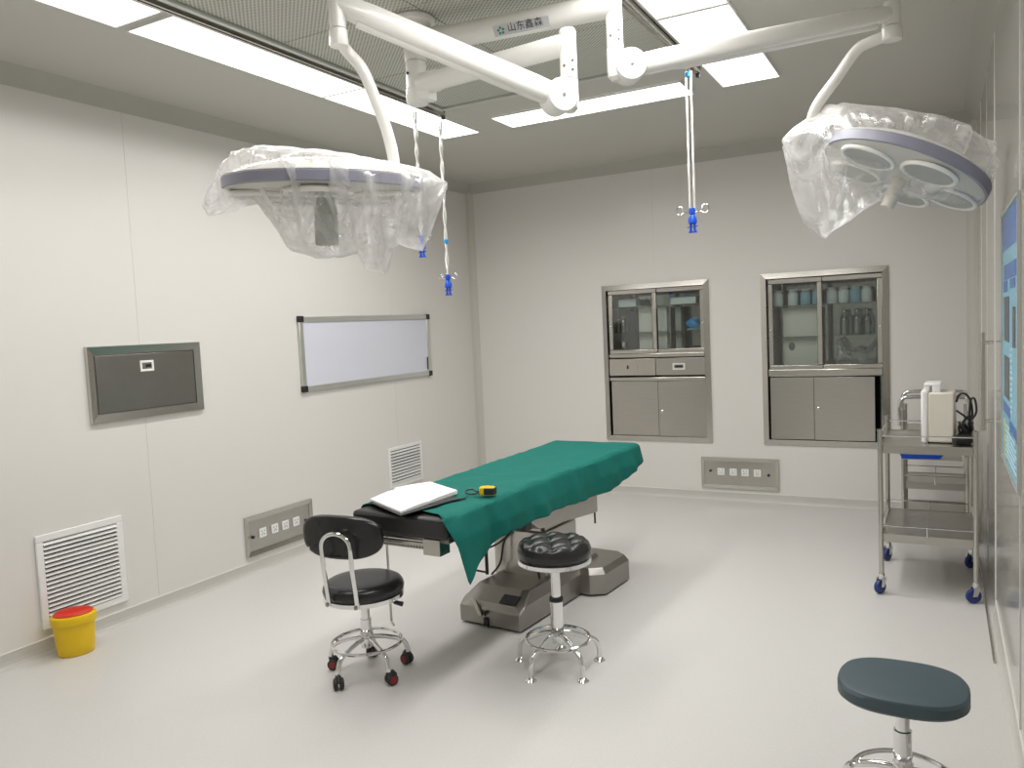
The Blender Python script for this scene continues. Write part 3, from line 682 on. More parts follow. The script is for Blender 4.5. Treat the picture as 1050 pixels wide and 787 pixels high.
q = MB(); q.lathe([(.01, 0), (.052, .0), (.056, .012), (.040, .016)], n=18); q.build('tray', M_jarb, t)
q = MB(); rs = []
for i in range(9):
    a = i/8*PI; rs.append([Vector(((.045*math.sin(a)+.01)*math.cos(g)*(1+.3*math.sin(3*g+i)), .04*math.sin(a)*math.sin(g), .012+.09*(1-math.cos(a))/2+.01*math.sin(2*g))) for g in [2*PI*j/16 for j in range(16)]])
q.rings(rs); q.build('wrapper', M_bluel, t)
for k_, (x, y, z, r, h, lb) in enumerate(((634, 320, 1.501, .022, .13, 'left'), (639, 320, 1.501, .022, .15, 'right'))):
    p = ony(x, y, YC-.03-.03*k_); t = empty('glass_vial', 'slim clear vial, %s of two on the middle shelf of the left cabinet' % lb, 'vial', (p.x, p.y, z), group='vials in the left cabinet')
    MB().lathe([(.005, 0), (r, 0), (r, h*.8), (r*.5, h*.9)], n=16).build('body', M_jarg, t); MB().lathe([(r*.5, h*.88), (r*.7, h*.9), (r*.7, h), (.002, h)], n=14).build('cap', M_chrome, t)
p = ony(640, 352, YC-.03); tag(MB().lathe([(.01, 0), (.034, 0), (.038, .07), (.042, .10), (.036, .10), (.032, .07), (.03, .008), (.002, .006)], (p.x, p.y, 1.316), 22).build('steel_cup', M_chrome), 'small bright steel cup on the bottom of the left cabinet', 'cup')

# ------------------------------------------------------------------ operating table
TO = Vector((-2.135, 3.54, 0)); ANG = math.radians(-5)
ot = empty('operating_table', 'steel operating table with a black mattress under a green drape', 'operating table', TO, ANG)
base = MB()
bp = [(-.19, .05), (-.13, 0), (.13, 0), (.19, .05), (.19, .9), (-.19, .9)]
def loftp(q, lo, hi, z0, z1, m=0):
    n = len(lo); vv = [(a, b, z0) for a, b in lo]+[(a, b, z1 if not callable(z1) else z1(a, b)) for a, b in hi]
    q.add(vv, [tuple(range(n))[::-1], tuple(range(n, 2*n))]+[(i, (i+1) % n, n+(i+1) % n, n+i) for i in range(n)], m); return q
lo = [(-.20, .02), (-.195, .0), (.195, .0), (.20, .02), (.20, .95), (-.20, .95)]
loftp(base, lo, lo, .012, .115)
hi = [(-.20, .05), (-.15, .03), (.15, .03), (.20, .05), (.20, .95), (-.20, .95)]
hi2 = [(-.17, .16), (-.13, .14), (.13, .14), (.17, .16), (.17, .93), (-.17, .93)]
base.v = []; base.f = []; base.m = []
rs = []
for poly, z in ((lo, .012), (lo, .10), (hi, .13), (hi2, .185)): rs.append([Vector((a, b, z)) for a, b in poly])
base.rings(rs)
bs = base.build('base', M_steeld, ot, smooth=False, bevel=.006)
q = MB(); wing = [(-.30, .66), (.235, .655), (.315, .70), (.325, 1.02), (.27, 1.10), (-.30, 1.10), (-.33, 1.02), (-.33, .70)]
wing = [(-.26, .66), (.26, .66), (.335, .72), (.335, 1.04), (.26, 1.10), (-.26, 1.10), (-.335, 1.04), (-.335, .72)]
hiw = [(x*.93, .88+(y-.88)*.9) for x, y in wing]
q.rings([[Vector((a, b, z)) for a, b in P_] for P_, z in ((wing, .012), (wing, .13), (hiw, .165))]); q.build('base_wing', M_steeld, ot, smooth=False, bevel=.005)
q = MB().box(-.185, .185, .03, .90, .0, .014); q.build('rubber_skirt', M_blackm, ot)
# pedal, lock and control patch at the front of the base
q = MB().hexa([(-.115, .02, .125), (-.085, .02, .125), (-.030, -.008, .060), (-.058, -.008, .060)][::-1], [(-.115, .0, .150), (-.085, .0, .150), (-.030, -.025, .070), (-.058, -.025, .070)][::-1]); q.build('brake_pedal', M_steel, ot, bevel=.004)
q = MB().box(-.030, -.004, -.012, .004, .012, .055); q.tube([(-.017, -.01, .07), (-.012, -.02, .095), (-.005, -.012, .10), (-.004, -.008, .085)], .006, 8); q.build('brake_hook', M_blackm, ot)
q = MB().hexa([(.045, .034, .132), (.150, .034, .132), (.150, .094, .160), (.045, .094, .160)], [(.045, .032, .139), (.150, .032, .139), (.150, .092, .167), (.045, .092, .167)]); q.build('control_panel', M_blackm, ot, bevel=.003)
# column
q = MB().box(-.20, .14, .36, .74, .17, .44); q.box(-.185, .125, .375, .725, .44, .62); q.build('column', M_steel, ot, bevel=.006)
q = MB().tube([(-.195, .27, .19), (-.195, .27, .66)], .010, 10); q.build('support_rod', M_blackm, ot)
q = MB()
q.tube(catmull([(-.19, .27, .20), (-.27, .20, .24), (-.25, .22, .31), (-.15, .33, .36), (-.05, .34, .45)], 8), .006, 8)
q.build('cable', M_blackm, ot); q = MB()
q.tube(catmull([(-.17, .28, .19), (-.12, .30, .26), (-.10, .32, .38), (-.05, .34, .46)], 8), .006, 8)
q.build('cable', M_blackm, ot); q = MB()
q.tube(catmull([(.12, .34, .36), (.15, .33, .30), (.11, .34, .26), (.14, .3, .2)], 8), .007, 8); q.build('cable', M_blackm, ot)
# top group, slightly turned against the base
TA2 = math.radians(2.8)
def TT(q, name, m, **kw):
    c_, s_ = math.cos(TA2), math.sin(TA2)
    q.v = [(c_*v[0]-s_*v[1]+.02, s_*v[0]+c_*v[1], v[2]) for v in q.v]; return q.build(name, m, ot, **kw)
Rm = None
q = MB()
for a, b in ((-.74, -.20), (-.19, .62), (.63, 1.36)): q.box(-.268, .268, a, b, .690, .788)
TT(q, 'mattress', M_mattr, bevel=.018)
q = MB().box(-.25, .25, -.70, 1.32, .668, .690); TT(q, 'top_plate', M_steeld, bevel=.003)
q = MB()
q.hexa([(-.20, .10, .540), (.262, .10, .540), (.262, .82, .468), (-.20, .82, .468)], [(-.20, -.10, .668), (.262, -.10, .668), (.262, .82, .668), (-.20, .80, .668)])
TT(q, 'seat_frame', M_steel, bevel=.006)
q = MB().hexa([(-.22, .80, .60), (.22, .80, .60), (.22, 1.28, .655), (-.22, 1.28, .655)], [(-.22, .80, .668), (.22, .80, .668), (.22, 1.30, .668), (-.22, 1.30, .668)]); TT(q, 'back_section', M_steel, bevel=.004)
for s in (-1, 1):
    q = MB()
    for a, b in ((-.60, -.20), (-.12, .58), (.68, 1.20)):
        q.box(s*.268-.004, s*.268+.004, a, b, .640, .668)
        for y in (a+.05, b-.05): q.box(min(s*.24, s*.268), max(s*.24, s*.268), y-.01, y+.01, .645, .66)
    TT(q, 'side_rail', M_steelh, bevel=.001)
q = MB().box(-.22, .20, -.725, -.705, .655, .668); q.box(-.22, .20, -.725, -.705, .640, .644)
for i in range(26): q.box(-.215+i*.0165, -.210+i*.0165, -.724, -.706, .644, .655)
q.box(.135, .225, -.735, -.66, .620, .690); TT(q, 'toothed_rack', M_steelh)
q = MB().tube(catmull([(-.25, -.44, .655), (-.318, -.44, .648), (-.322, -.44, .60), (-.322, -.44, .32), (-.322, -.44, .17), (-.315, -.445, .145), (-.29, -.46, .138)], 4), .006, 8); TT(q, 'crank_rod', M_steelh)
q = MB().lathe([(.004, -.015), (.014, -.014), (.014, .014), (.004, .015)], (.27, .84, .628), 14, ax=(1, 0, 0)); TT(q, 'clamp_knob', M_blackm)
q = MB().tube([(.245, .81, .47), (.245, .81, .40)], .006, 8); TT(q, 'release_lever', M_blackm)
q = MB().box(.20, .26, -.05, .02, .56, .64).tube([(.235, .16, .60), (.24, .17, .50)], .012, 10); TT(q, 'joint_lock', M_blackm, bevel=.003)
q = MB().tube([(-.12, .02, .60), (-.085, .10, .45)], .013, 10); TT(q, 'gas_strut', M_steelh)

# green drape (one cloth, folded over the right side)
dr_loc = Matrix.Rotation(ANG+TA2, 4, 'Z')
def TW(v, u, z):
    c_, s_ = math.cos(TA2), math.sin(TA2); p = Vector((c_*v-s_*u+.02, s_*v+c_*u, z)); return TO+Matrix.Rotation(ANG, 3, 'Z') @ p
# hanging depth of the right side by distance along the table
US = [-.775, -.735, -.665, -.60, -.36, -.12, .10, .40, .62, .85, 1.10, 1.36, 1.40]
HG = [.01, .12, .315, .27, .175, .175, .165, .18, .195, .20, .165, .115, .11]
q = MB(); NU, NV = 150, 84; idx = {}
W0 = .275
for i in range(NU+1):
    u = -.775+(1.385+.775)*i/NU
    hr = interp(US, HG, u)+.008*noise.noise(Vector((u*9, 3, 0))); hl = .10+.02*noise.noise(Vector((u*5, 9, 0)))
    far = max(0, (u-1.36))
    hw = W0+.035*max(0, min(1, u/1.3))
    for j in range(NV+1):
        s = j/NV; tot = hl+2*hw+hr; d = s*tot
        u_ = u
        if d < hl: v = -hw-.006; z = .797-(hl-d); k_ = (hl-d)
        elif d < hl+2*hw: v = -hw+(d-hl); z = .801; k_ = 0
        else: k_ = d-hl-2*hw; v = hw+.006+.10*k_*(.4+.6*math.sin(u*6+1)); z = .797-k_
        # round the edges
        e = min(abs(d-hl), abs(d-hl-2*hw)); z -= .006*math.exp(-(e/.012)**2)
        if k_ > 0:
            rp = math.sin(u*17+2*noise.noise(Vector((u*3, 1, 0))))*.5+noise.noise(Vector((u*11, k_*5, 4)))
            v += math.copysign(1, v)*(.030*(.5+.5*rp)*min(1, k_/.10)+.012*min(1, k_/.1))
        else:
            z += .006*noise.noise(Vector((u*5, v*7, 2)))+.005*max(0, noise.noise(Vector((u*18, v*5, 7))))+(.003 if abs((u-.3)-(v*.1)) < .008 else 0)
            if v > 0: z += .010*(v/hw)**2*noise.noise(Vector((u*7, 5.5, 0)))
        # front boundary: the cloth starts further back toward the left half
        if i == 0 or True:
            uf = -.775 if (k_ > 0 and v > 0) else interp([-.35, -.30, -.20, 0, .20, .27, .30, .45, .62], [-.60, -.66, -.63, -.66, -.70, -.765, -.775, -.70, -.62], v if k_ == 0 or v < 0 else hw+k_)
            u_ = max(u, -9) if u > -.3 else uf+(u+.775)*(-.3-uf)/(-.3+.775)
        idx[i, j] = len(q.v); q.v.append(tuple(TW(v, u_, z)))
for i in range(NU):
    for j in range(NV): q.f.append([idx[i, j], idx[i+1, j], idx[i+1, j+1], idx[i, j+1]]); q.m.append(0)
o = q.build('drape', M_drape); so = o.modifiers.new('thick', 'SOLIDIFY'); so.thickness = .003; so.offset = 1
for p_ in o.data.polygons: p_.use_smooth = True
tag(o, 'dark green surgical sheet spread over the table, one corner hanging in a point', 'drape')

# open ledger on the table
ZB = .808
b0 = empty('open_book', 'thick open white ledger lying on the near end of the draped table', 'book', onz(430, 511, ZB)); B0 = b0.location.copy()
def page(corners, h0, h1, name, par):
    q = MB(); N_ = 10; P_ = [onz(x, y, ZB+.012) for x, y in corners]     # outer0, outer1, spine1, spine0
    lo_ = []; hi_ = []
    for s in (0, 1):
        for i in range(N_+1):
            t_ = i/N_; a = P_[0 if s == 0 else 1]; b = P_[3 if s == 0 else 2]; p = a+(b-a)*t_
            z = ZB+h0*(1-t_)+h1*t_+.006*math.sin(PI*t_)*t_
            hi_.append((p.x, p.y, z)); lo_.append((p.x, p.y, ZB+.003))
    vv = [Vector(v)-B0 for v in hi_+lo_]; n = N_+1; fs = []
    for i in range(N_):
        fs += [(i, i+1, n+i+1, n+i), (2*n+i, 3*n+i, 3*n+i+1, 2*n+i+1), (i, 2*n+i, 2*n+i+1, i+1), (n+i, n+i+1, 3*n+i+1, 3*n+i)]
    fs += [(0, n, 3*n, 2*n), (N_, 2*n+N_, 3*n+N_, n+N_)]
    q.add(vv, fs); return q.build(name, M_paper, par)
page([(379.5, 511), (411, 524), (440, 514), (406, 501.5)], .012, .014, 'left_pages', b0)
page([(469, 504), (441, 495), (404, 500.5), (440, 514)][::1], .020, .013, 'right_pages', b0)
q = MB(); P_ = [onz(x, y, ZB)-B0 for x, y in ((379, 515), (411, 529), (470, 511.5), (441, 499))]
q.hexa([p+Vector((0, 0, 0)) for p in P_], [p+Vector((0, 0, .003)) for p in P_]); q.build('cover', M_blackm, b0)
a, b = onz(441, 519, .80), onz(479, 512, .80)
t = empty('pen', 'black pen lying on the green drape beside the open ledger', 'pen', (a+b)/2+Vector((0, 0, .008))); m_ = (a+b)/2; d_ = (b-a)/2
MB().tube([-d_, d_*.6], .006, 10).build('barrel', M_blackm, t); MB().tube([d_*.6, d_*.92, d_], [.0055, .004, .001], 10).build('tip', M_blackm, t)
# tape measure
t = empty('tape_measure', 'yellow and black tape measure with a black wrist loop on the green drape', 'tape measure', onz(500, 507, ZB), math.radians(12))
q = MB().prism([(-.036, -.020), (.030, -.022), (.038, -.012), (.040, .010), (.028, .022), (-.026, .022), (-.038, .008)], .0, .040); q.build('case', M_yellow, t, bevel=.006)
q = MB().prism([(-.012, -.026), (.034, -.026), (.043, -.014), (.044, .012), (.032, .024), (.020, .010), (-.012, -.018)], .004, .036); q.build('rubber_grip', M_blackm, t, bevel=.004)
MB().lathe([(.01, 0), (.014, 0), (.014, .002), (.01, .002)], (0, 0, .040), 18).build('dial', M_yellow, t)
MB().box(-.044, -.034, -.008, .008, .0, .012).build('end_hook', M_steelh, t)
q = MB().tube(catmull([(-.038, .0, .010), (-.070, -.018, .006), (-.105, -.010, .008), (-.112, .015, .016), (-.085, .028, .020), (-.060, .012, .012), (-.040, .0, .016)], 6), .004, 7); q.build('wrist_loop', M_blackm, t)

# ------------------------------------------------------------------ stools
def stool_base(t, R_, ringR, zr, zh, a0, caster):
    q = MB().lathe([(.01, zh-.05), (.026, zh-.05), (.030, zh-.03), (.030, zh+.02), (.024, zh+.03), (.01, zh+.03)], n=24); q.build('hub', M_chrome, t)
    MB().torus((0, 0, zr), ringR, .008, 48, 8).build('foot_ring', M_chrome, t)
    for i in range(5):
        a = a0+2*PI*i/5; c, s = math.cos(a), math.sin(a)
        zf = .058 if caster else .012
        prof = [(.02, zh-.005), (.07, zh-.012), (ringR*.85, zr-.008), (R_*.90, zr-.030), (R_*.985, zr-.068 if caster else zr-.07), (R_, zf)]
        q = MB().tube(catmull([(r*c, r*s, z) for r, z in prof], 5), .0115, 10); q.build('leg', M_chrome, t)
        if caster:
            h = MB().lathe([(.004, .052), (.012, .052), (.012, .064), (.004, .064)], (R_*c, R_*s, 0), 12)
            # wheel pair axis roughly tangential, trailing
            ca = a+.9+.6*i; d = Vector((math.cos(ca), math.sin(ca), 0)); ax = Vector((-d.y, d.x, 0)); o_ = Vector((R_*c, R_*s, 0))+d*.012
            o_.z = .027
            h.tube([o_+Vector((0, 0, .022))-d*.018, o_+Vector((0, 0, .026))+d*.008, o_+d*.022+Vector((0, 0, .012))], [.014, .016, .010], 10)
            k_ = h.build('caster', M_blackm, t)
            for sg in (-1, 1):
                w_ = MB().lathe([(.008, -.009), (.024, -.009), (.0262, -.006), (.0262, .006), (.024, .009), (.008, .009)], o_+ax*sg*.013, 22, ax=ax); w_.build('wheel', M_blackm, k_)
                MB().lathe([(.016, 0), (.0185, .001), (.0185, .0025), (.016, .003)], o_+ax*sg*.0215, 20, ax=ax*sg).build('wheel_ring', M_redd, k_)
        else:
            MB().lathe([(.004, 0), (.026, 0), (.027, .004), (.020, .011), (.012, .018), (.004, .02)], (R_*c, R_*s, 0), 18).build('foot_pad', M_chrome, t)
def seat(t, r, z0, z1, tuft=False):
    MB().lathe([(.02, z0), (r*.97, z0), (r*1.01, z0+.004), (r*1.01, z0+.022), (r*.97, z0+.026), (.02, z0+.026)], n=48).build('seat_rim', M_chrome, t)
    q = MB(); n = 64; rs = []; za = z0+.024; hh = z1-za
    pr = [(.96, 0), (1.0, .12), (1.02, .35), (1.0, .62), (.95, .84), (.88, .95), (.78, 1.0), (.66, 1.02), (.54, 1.03), (.42, 1.03), (.3, 1.03), (.18, 1.03), (.06, 1.03), (.005, 1.03)]
    for a, b in pr:
        ring = []
        for j in range(n):
            g = 2*PI*j/n; x, y = r*a*math.cos(g), r*a*math.sin(g); z = za+hh*b
            if tuft and b > .9: 
                k_ = abs(math.sin((x*1.0+y*.577)*36))*abs(math.sin((x*1.0-y*.577)*36))
                z += (.016*(k_**.5)-.008)*min(1, (1-a)*7+.2)
            ring.append(Vector((x, y, z)))
        rs.append(ring)
    if tuft:      # finer rings so that the buttons read
        rs2 = []
        prf = []
        for i in range(40):
            t_ = i/39; 
            if t_ < .3: prf.append((interp([0, .1, .2, .3], [.96, 1.01, 1.02, .97], t_), interp([0, .1, .2, .3], [0, .2, .5, .80], t_)))
            else: prf.append((interp([.3, .4, 1], [.97, .88, .005], t_), interp([.3, .4, .5, 1], [.80, .96, 1.0, 1.02], t_)))
        for a, b in prf:
            ring = []
            for j in range(96):
                g = 2*PI*j/96; x, y = r*a*math.cos(g), r*a*math.sin(g)
                k_ = abs(math.sin((x+y*.577)*30+.7))*abs(math.sin((x-y*.577)*30))
                ring.append(Vector((x, y, za+hh*b+(.017*(k_**.45)-.012)*(max(0, min(1, (1-a)*6)) if b > .7 else 0))))
            rs2.append(ring)
        rs = rs2
    q.rings(rs); q.build('seat_cushion', M_black, t)
# castered chair with a back rest
CH = Vector((-2.400, 2.850, 0))
ch = empty('stool_chair', 'black castered stool with an oval backrest on a bent chrome tube', 'chair', CH)
stool_base(ch, .195, .163, .150, .175, math.radians(-95), True)
seat(ch, .187, .368, .455)
MB().lathe([(.01, .15), (.026, .15), (.026, .26), (.021, .262), (.021, .366), (.01, .366)], n=22).build('gas_column', M_chrome, ch)
q = MB().lathe([(.01, .358), (.06, .358), (.06, .368), (.01, .368)], n=20); q.tube([(0, 0, .358), (.10, .02, .352), (.165, .035, .346)], .005, 8); q.build('seat_plate', M_steeld, ch)
MB().tube([(.150, .033, .348), (.190, .042, .340)], [.010, .012], 10).build('height_lever', M_blackm, ch)
# back rest stands on the near left rim
ra = onz(338, 611, .40)-CH; rb = onz(368, 619, .40)-CH; ra.z = rb.z = .398
ctr = ((ra+rb)/2); bd = Vector((ctr.x, ctr.y, 0)).normalized(); sd = Vector((-bd.y, bd.x, 0)); 
if (rb-ra).dot(sd) < 0: sd = -sd
bd = Vector((.09, -.996, 0)); sd = Vector((.996, .09, 0)); wt = .076; rr = .200
pl = bd*rr-sd*(wt-.024); pr_ = bd*rr+sd*(wt+.024)
pts = [Vector((pl.x, pl.y, .385)), Vector((pl.x, pl.y, .44))+bd*.004, Vector((pl.x, pl.y, .56))+bd*.022, Vector((pl.x, pl.y, .63))+bd*.026]
arch = [bd*(rr+.028)+sd*(.024-wt*math.cos(a))+Vector((0, 0, .665+.062*math.sin(a))) for a in [PI*i/8 for i in range(9)]]
pts2 = [Vector((pr_.x, pr_.y, z_))+bd*o_ for z_, o_ in ((.63, .026), (.56, .022), (.44, .004), (.385, 0))]
MB().tube(catmull(pts+arch+pts2, 4), .0105, 12).build('back_tube', M_chrome, ch)
q = MB(); rs = []; bc = bd*(rr-.018)+sd*.004+Vector((0, 0, .700))
for i in range(13):
    d_ = -.5+i/12; th = .021*math.sqrt(max(0, 1-(2*d_)**2))if False else .022*(2*d_)
    k_ = math.sqrt(max(.0, 1-abs(2*d_)**3))*.10+.90 if abs(d_) < .499 else .86
    ring = []
    for j in range(56):
        g = 2*PI*j/56; ex = .72
        X_ = .212*k_*abs(math.cos(g))**ex*math.copysign(1, math.cos(g)); Z_ = .098*k_*abs(math.sin(g))**ex*math.copysign(1, math.sin(g))
        ring.append(bc+sd*X_+Vector((0, 0, Z_))+bd*(th-.45*X_*X_*2))
    rs.append(ring)
q.rings(rs); q.build('backrest', M_black, ch)
for s in (-1, 1):
    for z_ in (.395,): MB().lathe([(.003, 0), (.010, .001), (.010, .006), (.004, .009)], bd*(rr+.010)+sd*(.024+s*wt)+Vector((0, 0, z_)), 12, ax=bd).build('bolt', M_steeld, ch)
MB().lathe([(.002, 0), (.007, .001), (.006, .005), (.001, .006)], bc+bd*.012-sd*.150+Vector((0, 0, -.055)), 12, ax=bd).build('rivet', M_chrome, ch)
# fixed stool
st = empty('round_stool', 'backless stool with tufted black seat and chrome glide feet by the table', 'stool', (-1.592, 3.255, 0))
stool_base(st, .200, .150, .135, .165, math.radians(-104), False)
seat(st, .170, .500, .606, True)
MB().lathe([(.01, .15), (.030, .15), (.030, .318), (.024, .32), (.01, .32)], n=24).build('outer_column', M_chrome, st)
MB().lathe([(.01, .315), (.033, .315), (.034, .325), (.030, .334), (.01, .334)], n=24).build('collar', M_blackm, st)
MB().lathe([(.01, .33), (.022, .33), (.022, .50), (.01, .50)], n=24).build('inner_column', M_chrome, st)
MB().lathe([(.01, .492), (.07, .492), (.07, .500), (.01, .500)], n=24).build('seat_plate', M_steeld, st)
# foreground teal stool
FS = onz(925, 697, .45)
fs_ = empty('round_stool', 'stool with a grey teal seat in the right foreground, near the camera', 'stool', (FS.x, FS.y, 0))
stool_base(fs_, .19, .15, .14, .165, .3, False)
q = MB(); rs = []
for a, b in ((.2, .40), (.94, .402), (1.0, .412), (1.0, .440), (.96, .449), (.88, .452), (.3, .454), (.01, .454)):
    rs.append([Vector((.185*a*abs(math.cos(g))**.75*math.copysign(1, math.cos(g)), .165*a*abs(math.sin(g))**.75*math.copysign(1, math.sin(g)), b)) for g in [2*PI*j/48 for j in range(48)]])
q.rings(rs); q.build('seat_cushion', M_glasss, fs_)
MB().lathe([(.01, .15), (.027, .15), (.027, .29), (.021, .292), (.021, .402), (.01, .402)], n=24).build('column', M_chrome, fs_)

# ------------------------------------------------------------------ trolleys by the right wall
def caster_big(t, x, y, ang):
    q = MB().lathe([(.004, .115), (.016, .115), (.018, .10), (.018, .085), (.004, .085)], (x, y, 0), 14)
    d = Vector((math.cos(ang), math.sin(ang), 0)); ax = Vector((-d.y, d.x, 0)); o_ = Vector((x, y, .04))+d*.014
    for sg in (-1, 1):
        p = Vector((x, y, .09))+ax*sg*.017; q.hexa([o_+ax*sg*.016+d*.012, o_+ax*sg*.016-d*.012, o_+ax*sg*.019-d*.012, o_+ax*sg*.019+d*.012], [p+d*.018, p-d*.018, p-d*.018+ax*sg*.003, p+d*.018+ax*sg*.003])
    f = q.build('caster', M_chrome, t)
    MB().lathe([(.026, -.012), (.037, -.011), (.040, -.006), (.040, .006), (.037, .011), (.026, .012)], o_, 26, ax=ax).build('tyre', M_blued, f)
    MB().lathe([(.004, -.013), (.025, -.011), (.027, .0), (.025, .011), (.004, .013)], o_, 22, ax=ax).build('wheel_hub', M_dark, f)
def trolley(name, label, x0, x1, ya, yb, legtop, shelves, rails, loc_g='wheeled steel trolleys by the right wall'):
    cx, cy = (x0+x1)/2, (ya+yb)/2; hx, hy = (x1-x0)/2, (yb-ya)/2
    t = empty(name, label, 'trolley', (cx, cy, 0), group=loc_g)
    for sx in (-1, 1):
        for sy in (-1, 1):
            q = MB().tube([(sx*hx, sy*hy, .112), (sx*hx, sy*hy, legtop)], .0135, 14); q.lathe([(.005, legtop-.002), (.0145, legtop), (.0145, legtop+.008), (.004, legtop+.014)], (sx*hx, sy*hy, 0), 14)
            q.build('leg', M_steelh, t); caster_big(t, sx*hx, sy*hy, random.uniform(2.6, 5.2))
    for z in shelves:
        q = MB().box(-hx+.008, hx-.008, -hy+.008, hy-.008, z-.004, z); hh = .042
        for a in ((-hx+.008, hx-.008, -hy+.006, -hy+.010), (-hx+.008, hx-.008, hy-.010, hy-.006), (-hx+.006, -hx+.010, -hy+.008, hy-.008), (hx-.010, hx-.006, -hy+.008, hy-.008)):
            q.box(a[0], a[1], a[2], a[3], z-hh, z+.004)
        q.build('shelf', M_steel, t)
    for z in rails:
        q = MB()
        for pts in (((-hx, -hy, z), (hx, -hy, z)), ((-hx, hy, z), (hx, hy, z)), ((-hx, -hy, z), (-hx, hy, z)), ((hx, -hy, z), (hx, hy, z))): q.tube(pts, .0045, 8)
        for sx, sy in ((0, -1), (0, 1), (-1, 0), (1, 0)):
            q.tube([(sx*hx, sy*hy, z), (sx*hx*.99, sy*hy*.985, z-.055)], .004, 8)
        q.build('guard_rail', M_chrome, t)
    return t, cx, cy, hx, hy
t1_, *_ = trolley('equipment_trolley', 'two shelf steel trolley on blue casters carrying the cream device', -.305, .158, 4.83, 5.50, .925, (.842, .338), (.900, .392))
t2_, cx, cy, hx, hy = trolley('equipment_trolley', 'smaller steel trolley behind the front trolley, with bent tube handles', -.235, .150, 6.02, 6.42, .90, (.76, .405, .20), (.455,))
for y_, in ((-hy,), (hy,)):
    q = MB().tube(catmull([(-hx-.02, y_, .80), (-hx-.02, y_, .93), (-hx+.0, y_, .985), (-hx+.06, y_, 1.0), (hx-.06, y_, 1.0), (hx, y_, .985), (hx+.01, y_, .90)], 6), .013, 12); q.build('bent_handle', M_chrome, t2_)
# blue tray on its own bracket
pz = .600
q = MB().rings([[Vector((x, y, z)) for x, y in ((a0_, -.09*k_), (a1_, -.07*k_), (a1_, .07*k_), (a0_, .09*k_))] for a0_, a1_, k_, z in ((-.12, .10, .9, 0), (-.135, .13, 1.05, .035), (-.125, .12, .98, .035), (-.11, .10, .88, .008))])
bt = q.build('blue_tray', M_blue, bevel=.004); bt.location = (-.115, 5.93-.0, pz); tag(bt, 'bright blue plastic tray fixed ahead of the rear trolley legs', 'tray')
q = MB().box(-.20, .16, 6.00-cy-.13, 6.00-cy+.05, pz-.008, pz-.001); q.v = [(v[0]+.0, v[1], v[2]) for v in q.v]; q.build('tray_bracket', M_steelh, t2_)

# cream monitor device on the front trolley
dv = empty('medical_device', 'cream box shaped electronic device with carry handle on the front trolley', 'device', (-.012, 5.06, .843), math.radians(-4))
q = MB().prism([(-.050, -.085), (.080, -.085), (.080, .10), (-.050, .10)], .004, .285); q.build('housing', M_cream, dv, bevel=.010)
q = MB().prism([(-.085, -.090), (-.048, -.090), (-.048, .105), (-.085, .105)], .0, .300); q.build('front_bezel', M_whitep, dv, bevel=.012)
q = MB().box(-.0865, -.085, -.060, .078, .10, .26); q.build('screen', M_pdark, dv)
q = MB().box(-.070, -.040, -.07, -.02, .285, .325); q.box(-.070, -.040, .03, .08, .285, .325); q.box(-.03, .015, -.075, -.045, .28, .335); q.box(-.070, .015, -.075, .085, .318, .337); q.build('carry_handle', M_whitep, dv, bevel=.008)
for y_ in (-.06, .07): MB().box(-.06, .07, y_-.012, y_+.012, -.0, .006).build('rubber_foot', M_blackm, dv)
q = MB(); rnd = random.Random(4)
for i in range(6):
    P_ = []
    for j in range(9): P_.append((.115+rnd.uniform(-.035, .035), 5.02+rnd.uniform(-.09, .09), .855+rnd.uniform(0, .14)*(1-abs(j-4)/6)))
    q.tube(catmull(P_, 6), .0065, 7)
q.tube(catmull([(.072, 4.99, 1.075), (.085, 4.98, 1.115), (.115, 4.98, 1.12), (.140, 4.98, 1.08), (.148, 4.99, 1.0), (.13, 5.0, .95)], 8), .006, 7)
q.tube(catmull([(.135, 4.97, .97), (.165, 4.96, 1.02), (.160, 4.96, 1.09), (.142, 4.97, 1.09), (.135, 4.98, 1.0), (.15, 4.98, .93)], 8), .006, 7)
q.tube(catmull([(.07, 4.97, 1.03), (.11, 4.96, 1.0), (.15, 4.96, .96)], 8), .006, 7)
cb = q.build('cable_bundle', M_blackm); tag(cb, 'tangled black cables heaped beside the cream device', 'cable')
q = MB()
q.lathe([(.005, -.045), (.028, -.04), (.03, .0), (.028, .04), (.005, .045)], (.095, 4.93, .872), 16, ax=(1, .4, 0)); q.build('plug_block', M_blackm, cb)

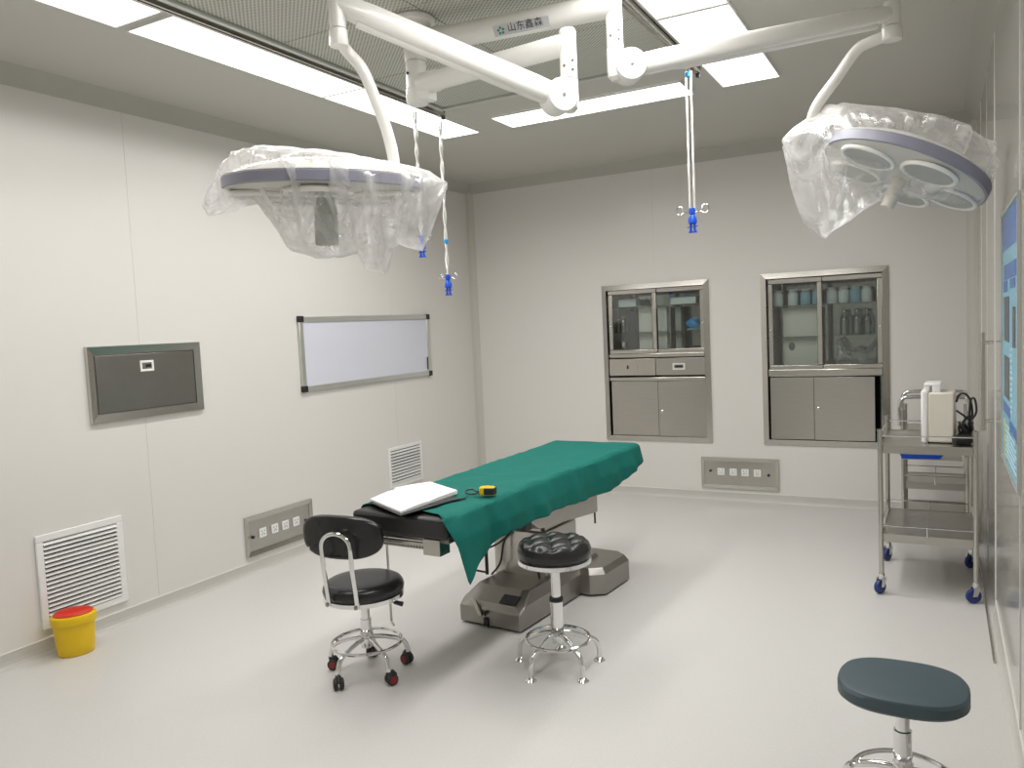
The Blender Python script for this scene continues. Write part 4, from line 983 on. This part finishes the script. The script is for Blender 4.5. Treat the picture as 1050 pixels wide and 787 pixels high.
# ------------------------------------------------------------------ right wall: poster, handle, rails
pt = empty('wall_poster', 'light blue framed information poster with dark pictures on the right wall', 'poster', (XR, 3.62, 1.46), -PI/2)
# local x runs toward the camera (-Y), local -y into the room
hx, hz = .40, .51
MB().box(-hx, hx, -.006, -.0005, -hz, hz).build('sheet', M_pposter, pt)
MB().frame(-hx-.012, hx+.012, -hz-.012, hz+.012, .014, -.012, -.0005).build('frame', M_alu, pt)
q = MB(); pf = -.0075
q.box(-hx+.03, hx-.02, pf, -.006, .36, .50, 0)
q.box(-hx+.10, hx-.10, pf, -.006, .24, .30, 0); q.box(-hx+.08, -hx+.28, pf, -.006, .19, .235, 0); q.box(.02, .25, pf, -.006, .20, .235, 0)
q.box(-.30, -.04, pf, -.006, -.01, .17, 1); q.box(.14, .26, pf, -.006, -.02, .13, 1); q.box(-.30, -.03, pf, -.006, -.24, -.07, 1); 
q.box(-.34, .0, pf, -.006, -.31, -.265, 0); q.box(.0, .34, pf, -.006, -.36, -.31, 0)
for i in range(12): q.box(.03+.01*(i % 3), .10, pf, -.006, -.28+.022*i, -.270+.022*i, 3)
for i in range(7): q.box(-.22+.02*(i % 2), .30-.03*(i % 3), pf, -.006, -.48+.02*i, -.472+.02*i, 3)
q.box(-.30, -.20, pf, -.006, -.50, -.34, 2)
q.build('printed_panels', [M_pblue, M_pdark, M_pyel, M_pwhite], pt, smooth=False)
a = ony(1006.5, 341, 4.86); b = ony(1009.5, 441, 4.86); hxw = (a.x+b.x)/2
t = empty('pull_handle', 'long vertical steel pull handle on the right wall beyond the trolley', 'handle', (XR, 4.86, (a.z+b.z)/2))
hh = (a.z-b.z)/2; ox = hxw-XR
MB().box(ox-.010, ox+.010, -.014, .014, -hh, hh).build('grip', M_steelh, t, bevel=.004)
for s in (-1, 1): MB().tube([(ox, 0, s*hh*.8), (-.001, 0, s*hh*.8)], .009, 10).build('standoff', M_chrome, t)
tag(MB().box(.196, .204, 4.02, 5.75, 0, .014).build('floor_guide_rail', M_steelh, bevel=.002), 'thin steel guide rail on the floor along the right wall', 'rail')
